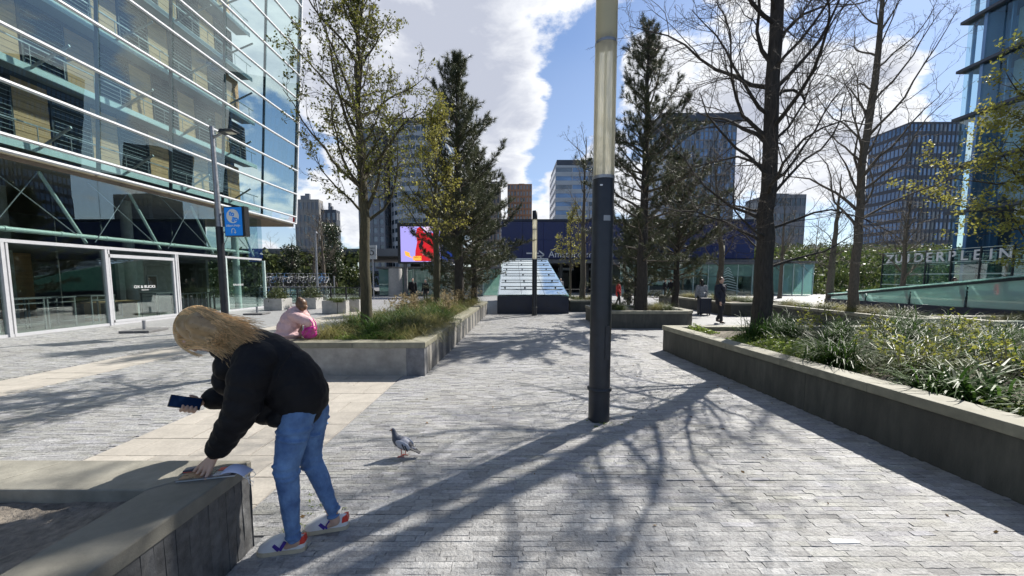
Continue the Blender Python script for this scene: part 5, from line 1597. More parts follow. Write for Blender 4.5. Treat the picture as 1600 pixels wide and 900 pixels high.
for xa, xb, yb, lab in ((503, 527, 490, 'leftmost of the three pale square pots with grey green tufts'), (527.5, 541, 490, 'middle one of the three pale square pots with grey green tufts'), (541, 562, 487, 'rightmost of the three pale square pots with grey green tufts'), (412, 441, 485, 'pale square pot with a round leafy bush near the glass corner'), (470, 494, 483, 'low pale pot at the railing with a leafy plant')):
    Yp = G(500, yb).y; x0, x1 = P(xa, yb, Yp).x, P(xb, yb, Yp).x; w = (x1 - x0); h = .62
    t = thing('plant_pot', lab, 'plant pot', ((x0 + x1) / 2, Yp + w / 2, 0))
    q = w / 2 - .01
    m = MB(); m.box(-q, q, -q, -q + .06, 0, h); m.box(-q, q, q - .06, q, 0, h); m.box(-q, -q + .06, -q + .06, q - .06, 0, h); m.box(q - .06, q, -q + .06, q - .06, 0, h); m.obj('pot', M['concrete'], t)
    m = MB(); m.box(-q + .06, q - .06, -q + .06, q - .06, 0, h - .05); m.obj('soil', M['soil'], t)
    if xa in (412, 470):
        o = obj('bush', bush_me[0], t, (0, 0, h - .1)); o.scale = (.42, .5, .7)
    else:
        for k in range(3): obj('foliage', lav[k % 2], t, (rg.uniform(-.15, .15), rg.uniform(-.15, .15), h - .05), (0, 0, rg.uniform(0, 6)))


def bicycle_meshes():
    m = MB()
    tor = [(.33 * math.cos(2 * PI * k / 14), 0, .33 * math.sin(2 * PI * k / 14)) for k in range(15)]
    m.tube(tor, .02, 5, False)
    for k in range(7): m.bar((0, 0, 0), (.32 * math.cos(k * 2 * PI / 7), 0, .32 * math.sin(k * 2 * PI / 7)), .006, .006)
    wheel = m
    f = MB(); bb, st, hd = (-.05, 0, .3), (-.2, 0, .82), (.38, 0, .8)
    for a, b in ((bb, st), (bb, (.40, 0, .68)), ((-.17, 0, .74), hd), ((-.52, 0, .34), bb), ((-.52, 0, .34), (-.19, 0, .76)), ((.36, 0, .95), (.52, 0, .34))): f.tube([a, b], .017, 6)
    f.tube([(.36, 0, .95), (.34, 0, 1.03)], .014, 6); f.tube([(.2, .28, 1.0), (.34, .2, 1.04), (.36, 0, 1.03), (.34, -.2, 1.04), (.2, -.28, 1.0)], .013, 6)
    f.box(-.72, -.36, -.07, .07, .70, .72)
    s = MB(); s.ell((-.22, 0, .88), (.13, .075, .035), 10, 6)
    return wheel.mesh('wheel', M['black_metal']), f, s.mesh('saddle', M['black_metal'])


wh, frm, sad = bicycle_meshes()
M['bike_blue'] = pbr('blue bicycle paint', (.06, .18, .40), .35, .1, 4); M['bike_pale'] = pbr('pale bicycle paint', (.55, .56, .56), .35, .1, 4)
frs = [frm.mesh('frame', M[k]) for k in ('black_metal', 'grey_metal', 'bike_pale', 'bike_blue')]
rk = thing('bicycle_rack', 'two tier steel bicycle rack at the foot of the planted bank', 'bicycle rack', (-14.5, 30, 0))
bx0, bx1 = P(415, 440, 30).x, P(517, 440, 30).x
m = MB(); m.box(bx0 + 14.5, bx1 + 14.5, -.8, -.7, .98, 1.05); m.box(bx0 + 14.5, bx1 + 14.5, .5, .6, .98, 1.05); m.obj('upper_track', M['white_metal'], rk)
for k in range(6):
    x = bx0 + 14.5 + (bx1 - bx0) * k / 5
    m = MB(); m.box(x - .04, x + .04, .5, .58, 0, 1.9); m.box(x - .04, x + .04, -.8, -.72, 0, 1.0); m.obj('post', M['grey_metal'], rk)
for tier in range(2):
    for k in range(17):
        x = bx0 + .2 + (bx1 - bx0 - .4) * k / 16
        t = thing('bicycle', ('bicycle parked on the upper tier of the rack' if tier else 'bicycle parked on the lower tier of the rack'), 'bicycle', (x, 29.9 + rg.normal(0, .08), 1.05 * tier), PI / 2 + (PI if k % 2 else 0) + rg.normal(0, .08), 'bicycles on the upper rack tier' if tier else 'bicycles on the lower rack tier')
        obj('frame', frs[int(rg.integers(0, 4))], t); obj('wheel', wh, t, (-.52, 0, .345)); obj('wheel', wh, t, (.52, 0, .345)); obj('saddle', sad, t)

# suitcase
sp = G(1100, 492)
t = thing('suitcase', 'large dark suitcase standing behind the woman in the pale jacket', 'suitcase', (sp.x, sp.y, 0))
m = MB(); m.box(-.27, .27, -.16, .16, .06, .80); bevel(m.obj('shell', M['navy_box'], t), .05, 3)
m = MB()
for x in (-.2, -.1, 0, .1, .2): m.box(x - .015, x + .015, -.168, -.158, .12, .74)
m.obj('ribs', M['black_metal'], t)
for x in (-.2, .2):
    for y in (-.1, .1):
        m = MB(); m.lathe([(.03, 0), (.03, .058)], 10, (x, y, 0)); m.obj('wheel', M['black_metal'], t)
m = MB(); m.tube([(-.12, .1, .8), (-.12, .1, 1.02), (.12, .1, 1.02), (.12, .1, .8)], .012, 6); m.obj('handle', M['grey_metal'], t)

# one white painted sett
p = G(1318, 846)
o = obj('painted_sett', None or sett_meshes[3].copy(), paving, (p.x, p.y, .003)); o.data.materials.clear(); o.data.materials.append(M['white_paint']); o.scale = (.9, .9, 1)

# fallen leaves on the paving
rl = np.random.default_rng(990); pos = []
for k in range(60):
    y = rl.uniform(2.4, 9); x = rl.uniform(-1.5, 3.6); pos.append((x, y, .007))
M['litter'] = leaf_mat('fallen leaf', (.16, .09, .035), (.28, .17, .06), .2, .7)
obj('fallen_leaves', leaf_mesh('fallen_leaves', np.array(pos), .035, M['litter'], rl, None, .6, .9), kind='stuff', label='dry brown leaves scattered on the grey paving', cat='leaves')
pos = []
for k in range(26):
    cx, cy = (rl.uniform(-1.6, -1.2), rl.uniform(2.4, 2.9)) if k < 14 else (LAMP[0] + rl.normal(0, .16), LAMP[1] - .14 + rl.normal(0, .05))
    for _ in range(14): pos.append((cx + rl.normal(0, .012), cy + rl.normal(0, .006), .004 + abs(rl.normal(0, .006))))
obj('moss', leaf_mesh('moss', np.array(pos), .012, M['cover'], rl, None, .6), kind='stuff', label='green moss and weeds in the paving joints', cat='weeds')


# ------------------------------------------------------------------ people
M['skin'] = pbr('skin', (.55, .36, .27), .5, .1, 20, .05, 200)
M['skin'].node_tree.nodes['Principled BSDF'].inputs['Subsurface Weight'].default_value = .12
M['skin'].node_tree.nodes['Principled BSDF'].inputs['Subsurface Radius'].default_value = (.01, .004, .002)
M['jacket_black'] = pbr('black padded jacket', (.007, .007, .009), .7, .3, 9, .35, 14, spec=.25, bdist=.02)
M['jeans'] = pbr('blue denim', (.065, .135, .30), .8, .10, 14, .5, 26, stretchs=(1, 1, .8), bdist=.012, col2=(.13, .24, .44))
M['hair_blond'] = pbr('dark blond hair', (.50, .335, .165), .32, .25, 30, tint=True, spec=.6)
M['hair_dark'] = pbr('dark hair', (.03, .02, .015), .45, .3, 30)
M['hair_brown'] = pbr('brown hair', (.11, .058, .03), .42, .3, 30)
M['shoe_white'] = pbr('white leather', (.74, .73, .72), .45, .05, 10, .05, 90)
M['sole'] = pbr('cream rubber sole', (.55, .47, .34), .7, .12, 12)
M['red'] = pbr('red leather', (.68, .05, .03), .5, .1, 8)
M['violet'] = pbr('violet blue leather', (.06, .03, .28), .5, .1, 8)
M['pink'] = pbr('pale pink coat', (.60, .40, .40), .8, .12, 5, .2, 14, bdist=.02)
M['bag_pink'] = pbr('magenta patterned bag', (.62, .03, .22), .5, .35, 9, col2=(.52, .03, .30))
M['coat_navy'] = pbr('dark navy coat', (.016, .018, .03), .75, .25, 6, .2, 20)
M['coat_grey'] = pbr('black and white woven jacket', (.30, .30, .31), .8, .6, 26)
M['coat_red'] = pbr('red coat', (.45, .03, .025), .75, .2, 6)
M['trousers'] = pbr('dark trousers', (.018, .018, .022), .8, .2, 8)
M['shoe_dark'] = pbr('dark leather shoe', (.03, .02, .018), .4, .2, 8)


def capsule(mb, p, q, r0, r1, n=12):
    mb.tube([p, q], [r0, r1], n); mb.ell(p, (r0,) * 3, n, 8); mb.ell(q, (r1,) * 3, n, 8)


def chain(mb, pts, n=12):
    for (a, ra), (b, rb) in zip(pts[:-1], pts[1:]): capsule(mb, a, b, ra, rb, n)


def remeshed(mb, name, mat, voxel, smooth=3, disp=0.0, dscale=.08):
    me = bpy.data.meshes.new('tmp'); me.from_pydata(mb.v, [], mb.f); me.update()
    o = bpy.data.objects.new('tmp_remesh', me); C.objects.link(o)
    r = o.modifiers.new('r', 'REMESH'); r.mode = 'VOXEL'; r.voxel_size = voxel; r.use_smooth_shade = True
    if smooth: s = o.modifiers.new('s', 'SMOOTH'); s.iterations = smooth; s.factor = .5
    if disp:
        tx_ = bpy.data.textures.new('wrinkle', 'CLOUDS'); tx_.noise_scale = dscale
        d = o.modifiers.new('d', 'DISPLACE'); d.texture = tx_; d.strength = disp; d.mid_level = .5
    dg = bpy.context.evaluated_depsgraph_get(); dg.update()
    out = bpy.data.meshes.new_from_object(o.evaluated_get(dg)); out.name = name
    bpy.data.objects.remove(o); bpy.data.meshes.remove(me)
    out.materials.clear(); out.materials.append(mat)
    out.polygons.foreach_set('use_smooth', np.ones(len(out.polygons), bool))
    return out


def shoe_mesh(L=.275):
    xs = np.array([-.5, -.46, -.36, -.2, 0, .18, .32, .42, .48, .5]) * L
    hw = np.array([.012, .028, .034, .036, .038, .045, .047, .040, .026, .010])
    zt = np.array([.070, .096, .094, .100, .113, .100, .076, .060, .046, .032])
    m = MB(); n = 12; rings = []
    for x, w, z in zip(xs, hw, zt):
        ring_ = []
        for k in range(n):
            a = PI * k / (n - 1)
            ring_.append((x, w * math.copysign(abs(math.cos(a)) ** .75, math.cos(a)), .018 + (z - .018) * math.sin(a) ** .8))
        rings.append(ring_)
    vs = [p for r_ in rings for p in r_]
    fs = [(i * n + k, (i + 1) * n + k, (i + 1) * n + k + 1, i * n + k + 1) for i in range(len(rings) - 1) for k in range(n - 1)]
    fs += [tuple(range(n)), tuple(range((len(rings) - 1) * n, len(rings) * n))[::-1]]
    m.add(vs, fs, True)
    up = m.mesh('shoe', M['shoe_white'])
    s = MB(); k_ = []
    for x, w in zip(xs, hw): k_.append((x * 1.02, w + .004))
    poly = [(x, -w) for x, w in k_] + [(x, w) for x, w in k_[::-1]]
    s.prism(poly, .0, .026)
    so = s.mesh('sole', M['sole'])
    h = MB(); h.hexa([(-.5 * L - .004, -.024, .055), (-.5 * L + .035, -.0335, .05), (-.5 * L + .035, .0335, .05), (-.5 * L - .004, .024, .055)], [(-.5 * L + .0, -.020, .098), (-.5 * L + .03, -.031, .086), (-.5 * L + .03, .031, .086), (-.5 * L + .0, .020, .098)])
    ht = h.mesh('heel_tab', M['red'])
    e = MB()
    for sg_ in (-1, 1):
        y = sg_ * .0405
        for a, b, w in (((.034, .066), (.002, .034), .019), ((-.034, .082), (-.004, .034), .019)):
            e.bar((a[0], y * .93, a[1]), (b[0], y * 1.05, b[1]), .010, w, (0, 1, 0) if False else (0, 0, 1))
    em = e.mesh('emblem', M['violet'])
    l = MB()
    for k in range(6):
        x = .10 - k * .018; z = .0555 + k * .0062; l.tube([(x, -.022, z - .004), (x - .004, 0, z + .004), (x, .022, z - .004)], .0028, 5)
    la = l.mesh('laces', M['white_metal'])
    return up, so, ht, em, la


SH = shoe_mesh()


def put_shoe(parent, heel, toe, z=0.):
    d = Vector(toe) - Vector(heel); a = math.atan2(d.y, d.x); c = (Vector(heel) + Vector(toe)) / 2
    o = obj('shoe', SH[0], parent, (c.x, c.y, z), (0, 0, a))
    for me, nm in zip(SH[1:], ('sole', 'heel_tab', 'emblem', 'laces')): obj(nm, me, o)
    return o


# --- the woman bending over the planter (picture positions with a distance for each joint)
Wp = lambda x, y, Y: P(x, y, Y)
b = MB()
hipL, hipR = Wp(466, 645, 2.30), Wp(489, 640, 2.44)
kneL, ankL = Wp(447, 733, 2.25), Wp(458, 842, 2.255)
kneR, ankR = Wp(485, 716, 2.43), Wp(521, 806, 2.46)
hd = Wp(311, 515, 2.31)
up_ = Vector((-.90, 0, .43)).normalized(); fw = Vector((-.43, -.12, -.90)).normalized()
chain(b, [(Wp(474, 628, 2.36), .13), (Wp(430, 580, 2.34), .14), (Wp(398, 556, 2.33), .12), (Wp(368, 538, 2.32), .06), (hd - up_ * .05, .055)])
q = up_.to_track_quat('Z', 'Y')
b.ell(hd, (.078, .075, .112), 20, 14, q)
b.ell(hd + fw * .035 - up_ * .035, (.06, .058, .075), 16, 12, q)
b.ell(hd + fw * .075 - up_ * .088, (.028, .028, .026), 12, 8)
b.tube([hd + fw * .088 + up_ * .012, hd + fw * .118 - up_ * .03], [.008, .016], 8); b.ell(hd + fw * .113 - up_ * .032, (.016,) * 3, 10, 6)
b.ell(hd + fw * .098 - up_ * .065, (.022, .02, .012), 10, 6)
for sy in (-1, 1):
    b.ell(hd + Vector((0, sy * .077, 0)) - up_ * .02, (.028, .012, .034), 10, 8)
    b.ell(hd + fw * .082 + Vector((0, sy * .031, 0)) + up_ * .018, (.018, .018, .012), 10, 6)
chain(b, [(hipL, .08), (kneL, .052), (ankL, .033)]); chain(b, [(hipR, .08), (kneR, .050), (ankR, .032)])
for an, toe in ((ankL, Wp(425, 855, 2.24)), (ankR, Wp(495, 822, 2.44))):
    chain(b, [(an, .033), (Vector((an.x + .012, an.y, .070)), .030), (Vector((an.x * .7 + toe.x * .3, an.y * .7 + toe.y * .3, .048)), .022)])
# supporting arm and hand on the papers
shL, elL, wrL = Wp(392, 572, 2.16), Wp(377, 650, 2.10), Wp(336, 711, 2.15)
chain(b, [(Wp(400, 562, 2.3), .07), (shL, .06), (elL, .045), (wrL, .030)])
kn = [Wp(309, 731, 2.165), Wp(313, 735, 2.145), Wp(319, 738, 2.125), Wp(326, 739, 2.115)]
for k_ in kn: capsule(b, wrL, k_, .022, .0125, 10)
tips_ = [(Wp(300, 741, 2.16), Wp(297, 748, 2.15)), (Wp(305, 745, 2.13), Wp(303, 752, 2.12)), (Wp(313, 747, 2.11), Wp(311, 753, 2.10)), (Wp(322, 747, 2.10), Wp(321, 752, 2.095))]
for k_, (m1, t1) in zip(kn, tips_): chain(b, [(k_, .0115), (m1, .0098), (t1, .0078)], 10)
chain(b, [(Wp(328, 719, 2.19), .017), (Wp(314, 729, 2.215), .012), (Wp(303, 737, 2.22), .009)], 10)
# arm holding the phone
shR, elR, wrR = Wp(384, 566, 2.48), Wp(368, 620, 2.52), Wp(324, 624, 2.40)
chain(b, [(Wp(398, 560, 2.36), .07), (shR, .06), (elR, .045), (wrR, .029)])
pc = Wp(290, 629, 2.27)
pdx = (Wp(316, 633, 2.335) - Wp(262, 626, 2.215)).normalized()      # long axis of the phone
pn = (Vector((0, 0, CAM_H)) - pc).normalized(); pn = (pn + Vector((0, 0, .35))).normalized(); pn = (pn - pdx * pn.dot(pdx)).normalized(); pu = pn.cross(pdx)
if pu.z < 0: pu = -pu
pal = pc - pn * .026 + pdx * .045
for k_ in range(4):
    a_ = pal - pu * (.0) + pdx * (.02 - .022 * k_)
    capsule(b, wrR, a_, .023, .016, 10)
    b_ = a_ - pu * .042 - pn * .0; c_ = b_ + pn * .028 - pdx * .006 + pu * .006; d_ = c_ + pu * .014 + pn * .004
    chain(b, [(a_, .0125), (b_ - pdx * .004, .010), (c_, .0088), (d_ - pdx * .003, .0075)], 10)
t0_ = pal + pdx * .03 + pu * .012
chain(b, [(wrR, .021), (t0_, .015), (t0_ + pu * .030 - pdx * .03 + pn * .018, .0105), (t0_ + pu * .032 - pdx * .062 + pn * .03, .0085)], 10)
woman = obj('person', remeshed(b, 'person', M['skin'], .0042, 2), None, label='woman in a black padded jacket and blue jeans bending over the planter', cat='person')
# padded jacket: overlapping puffs along the back, sleeves with folds
j = MB()
for x, y, Y, r in ((468, 634, 2.36, .150), (468, 617, 2.36, .182), (456, 601, 2.355, .196), (443, 588, 2.35, .202), (428, 575, 2.345, .200), (412, 564, 2.34, .19), (397, 554, 2.335, .17), (384, 546, 2.33, .142)):
    r *= .95; j.ell(Wp(x, y, Y), (r, r * .98, r), 20, 14)
chain(j, [(Wp(384, 546, 2.33), .12), (Wp(364, 540, 2.32), .088), (Wp(347, 541, 2.31), .075)])
j.ell(Wp(372, 568, 2.33), (.11, .16, .11), 14, 10)
j.ell(Wp(366, 590, 2.36), (.09, .15, .11), 14, 10)
j.ell(Wp(425, 630, 2.35), (.11, .17, .13), 14, 10)
j.ell(Wp(448, 643, 2.35), (.11, .16, .085), 14, 10)
j.ell(Wp(485, 630, 2.38), (.10, .15, .075), 14, 10)
# sleeves
for seq in ([(400, 566, 2.2, .125), (389, 590, 2.13, .112), (384, 612, 2.11, .102), (380, 633, 2.10, .097), (371, 652, 2.10, .092), (361, 668, 2.11, .085), (351, 685, 2.125, .077), (343, 697, 2.14, .070), (339, 704, 2.15, .055)],
            [(390, 566, 2.46, .115), (382, 590, 2.5, .10), (374, 610, 2.51, .092), (360, 619, 2.49, .084), (347, 621, 2.46, .078), (336, 622, 2.43, .072), (329, 623, 2.41, .058)]):
    for (x, y, Y, r), (x2, y2, Y2, r2) in zip(seq[:-1], seq[1:]):
        p_, q_ = Wp(x, y, Y), Wp(x2, y2, Y2); capsule(j, p_, q_, r * .93, r2 * .93, 14); j.ell(p_, (r,) * 3, 14, 10)
jk = obj('jacket', remeshed(j, 'jacket', M['jacket_black'], .0085, 3, .012, .06), woman)
# stitched seam and yoke
m = MB()
m.tube([Wp(456, 552, 2.16) + Vector((0, 0, .0)), Wp(444, 566, 2.14), Wp(436, 580, 2.135), Wp(430, 596, 2.13)], .004, 5); m.obj('seam', M['jacket_black'], jk)
jn = MB()
chain(jn, [(Wp(474, 626, 2.36), .115), (hipL, .100), (Wp(455, 692, 2.27), .088), (kneL, .069), (Wp(451, 762, 2.25), .062), (Wp(454, 795, 2.25), .053), (Wp(457, 833, 2.255), .040)], 16)
chain(jn, [(Wp(478, 626, 2.40), .115), (hipR, .098), (Wp(485, 685, 2.43), .082), (kneR, .065), (Wp(499, 745, 2.44), .059), (Wp(509, 770, 2.45), .050), (Wp(519, 796, 2.455), .038)], 16)
jn.ell(Wp(474, 635, 2.37), (.125, .16, .10), 16, 12)
rj = np.random.default_rng(17)
def crease(p, ax, r, k, spread):
    ax = Vector(ax).normalized(); u = ax.orthogonal().normalized(); w = ax.cross(u)
    for q_ in range(k):
        c = Vector(p) + ax * rj.uniform(-spread, spread); tl = rj.uniform(-.35, .35); a0 = rj.uniform(0, 2 * PI); sp_ = rj.uniform(1.4, 3.4)
        jn.tube([c + (u * math.cos(a) + w * math.sin(a)) * r + ax * (tl * r * math.sin(a)) for a in np.linspace(a0, a0 + sp_, 9)], [.004, .008, .010, .011, .011, .011, .010, .008, .004], 6)
for kn_, hp_, an_, r in ((kneL, hipL, ankL, .069), (kneR, hipR, ankR, .065)):
    crease(kn_, an_ - kn_, r * .97, 9, .05); crease(an_ + Vector((0, 0, .03)), an_ - kn_, .040, 7, .035); crease(hp_ + (kn_ - hp_) * .3, kn_ - hp_, .095, 4, .06)
obj('jeans', remeshed(jn, 'jeans', M['jeans'], .006, 2, .008, .03), woman)
put_shoe(woman, G(473, 861) + Vector((.01, .02, 0)), G(404, 864))
put_shoe(woman, G(541, 826) + Vector((0, .02, 0)), G(478, 831))
# hair: a base volume and loose strands blown back over the shoulder
hb = MB()
hb.ell(hd + Vector((.004, 0, .012)), (.096, .092, .124), 20, 14, q)
for sy in (-1, 1):
    Yo = 2.31 + sy * .055
    chain(hb, [(Wp(312, 505, Yo), .07), (Wp(345, 516, Yo), .058), (Wp(368, 525, Yo), .034), (Wp(380, 530, Yo), .016)], 12)
    chain(hb, [(Wp(312, 522, Yo), .05), (Wp(340, 535, Yo), .036), (Wp(365, 545, Yo), .018)], 12)
hair = obj('hair', remeshed(hb, 'hair', M['hair_blond'], .006, 3), woman)
hair.data.attributes.new('tint', 'FLOAT_COLOR', 'FACE').data.foreach_set('color', np.full(len(hair.data.polygons) * 4, .62, np.float32))
rh = np.random.default_rng(5); br, tt = [], []
for k in range(2600):
    s = rh.uniform(0, 1); side = -1 if rh.random() < .8 else 1
    a = R(88 + 150 * s + rh.normal(0, 5)); rad = 40 * rh.uniform(.93, 1.0)
    x0, y0 = 309 + rad * math.cos(a) * .98, 514 - rad * math.sin(a) * .92
    e = rh.uniform(0, 1)
    ln = rh.uniform(.62, 1.08) if rh.random() < .8 else rh.uniform(.4, .7)
    x3, y3 = 406 - 46 * s + rh.normal(0, 9), 512 + 50 * s + rh.normal(0, 8)
    x3, y3 = 309 + (x3 - 309) * ln, 514 + (y3 - 514) * ln
    x1, y1 = 300 + 14 * rh.random(), 482 + 56 * s + rh.normal(0, 3)
    x2, y2 = 350 + rh.normal(0, 8), 492 + 54 * s + rh.normal(0, 5)
    y2c = 2.31 + side * rh.uniform(.075, .105)
    Ys = [2.31 + side * rh.uniform(0, .03), 2.31 + side * rh.uniform(.085, .1), y2c, 2.31 + side * rh.uniform(.06, .15)]
    p0, p1, p2, p3 = Wp(x0, y0, Ys[0]), Wp(x1, y1, Ys[1]), Wp(x2, y2, Ys[2]), Wp(x3, y3, Ys[3])
    pts = []
    for i in range(11):
        t_ = i / 10; w_ = p0 * (1 - t_) ** 3 + p1 * 3 * t_ * (1 - t_) ** 2 + p2 * 3 * t_ * t_ * (1 - t_) + p3 * t_ ** 3
        cr = .013 * t_ * math.sin(t_ * 8 + math.floor(s * 14) * 2.3 + side)
        pts.append((w_.x, w_.y, w_.z + cr))
    br.append((np.array(pts), np.concatenate([np.full(8, rh.uniform(.0010, .0022)), [.0012, .0009, .0005]]))); tt.append(rh.uniform(.6, 1.9))
for k in range(26):      # the lock hanging in front of the face
    p0, p1, p2, p3 = Wp(274 + rh.normal(0, 2), 522, 2.25), Wp(272 + rh.normal(0, 2), 536, 2.24), Wp(286 + rh.normal(0, 2), 548, 2.24), Wp(312 + rh.normal(0, 4), 556 + rh.normal(0, 1.5), 2.25)
    pts = [tuple(p0 * (1 - t_) ** 3 + p1 * 3 * t_ * (1 - t_) ** 2 + p2 * 3 * t_ * t_ * (1 - t_) + p3 * t_ ** 3) for t_ in np.linspace(0, 1, 11)]
    br.append((np.array(pts), np.linspace(.002, .0007, 11))); tt.append(rh.uniform(.7, 1.5))
me = build_tubes(br, M['hair_blond'], 'strands', 4)
nf = len(me.polygons); tv_ = np.repeat(np.array(tt), nf // len(br)); at = me.attributes.new('tint', 'FLOAT_COLOR', 'FACE')
at.data.foreach_set('color', np.stack([tv_, tv_, tv_, np.ones(nf)], 1).astype(np.float32).ravel())
obj('strands', me, hair)

# phone, papers and mask
ph = thing('phone', 'dark blue phone held out in her right hand', 'phone', tuple(pc))
rm = Matrix((pdx, pu, pn)).transposed()
ph.rotation_euler = rm.to_euler()
m = MB(); m.box(-.080, .080, -.037, .037, -.0045, .0045); bevel(m.obj('case', M['black_metal'], ph), .004, 3)
m = MB(); m.box(-.075, .075, -.033, .033, .0047, .0055); m.obj('screen', pbr('phone screen', (.010, .03, .085), .18, .1, 3), ph)
cop = .5615
pa, pb = G(276, 752, cop), G(352, 744, cop)
mg = thing('magazine', 'folded magazine with a brown cover picture under her hand', 'magazine', ((pa.x + pb.x) / 2 + .02, (pa.y + pb.y) / 2 + .04, cop), math.atan2(pb.y - pa.y, pb.x - pa.x))
m = MB(); m.box(-.145, .145, -.050, .070, .0, .010); m.obj('pages', M['tower_pale'], mg)
m = MB(); m.box(-.15, .15, -.056, .076, .0102, .0125); m.obj('cover', pbr('magazine cover', (.05, .05, .055), .25, .6, 14, col2=(.12, .11, .12)), mg)
m = MB(); m.box(-.135, -.02, -.045, .06, .0127, .0135); m.obj('cover_picture', pbr('cover picture', (.22, .11, .05), .3, .5, 40), mg)
m = MB(); m.box(.03, .14, .02, .06, .0127, .0136); m.obj('headline', M['red'], mg)
m = MB()
for k in range(4): m.box(.03, .12 - .01 * k, -.04 + k * .013, -.033 + k * .013, .0127, .0136)
m.obj('print_lines', M['white_paint'], mg)
wl_ = thing('wallet', 'small dark wallet behind her hand on the stone', 'wallet', tuple(G(302, 738, cop)), R(15))
m = MB(); m.hexa([(-.05, -.02, 0), (.05, -.02, 0), (.05, .035, 0), (-.05, .035, 0)], [(-.045, -.015, .022), (.048, -.015, .03), (.048, .03, .03), (-.045, .03, .022)]); bevel(m.obj('body', M['navy_box'], wl_), .004)
m = MB(); m.box(-.04, .0, -.0225, -.0195, .004, .014); m.obj('logo_strip', M['red'], wl_)
mk_c = G(370, 741, cop)
mk = thing('face_mask', 'pale blue face mask with white ear loops draped on the planter corner', 'face mask', tuple(mk_c), R(-6))
nxm, nym = 12, 9; v = []
for jx in range(nym):
    for ix in range(nxm):
        x = -.085 + .17 * ix / (nxm - 1); y = -.045 + .09 * jx / (nym - 1)
        v.append((x, y + .01 * math.sin(x * 20), .055 * (1 - ((x + .01) / .095) ** 2) * (1 - (y / .06) ** 2) + .006 + .002 * math.sin(y * 260)))
f = [[jx * nxm + ix, jx * nxm + ix + 1, (jx + 1) * nxm + ix + 1, (jx + 1) * nxm + ix] for jx in range(nym - 1) for ix in range(nxm - 1)]
o = obj('cloth', np_mesh('cloth', v, f, pbr('mask fabric', (.50, .54, .72), .85, .06, 20), True), mk)
so_ = o.modifiers.new('thickness', 'SOLIDIFY'); so_.thickness = .002; mk.scale = (.8, .9, 1)
m = MB(); m.tube([(.08, .035, .008), (.11, .03, .004), (.145, .005, .003), (.15, -.02, .002), (.12, -.03, .002), (.085, -.035, .006)], .0016, 6); m.tube([(.08, .03, .008), (.10, -.02, .02), (.13, -.035, -.03), (.15, -.03, -.05), (.15, -.02, -.03), (.082, -.035, .006)], .0016, 6)
m.obj('ear_loop', M['white_paint'], mk)


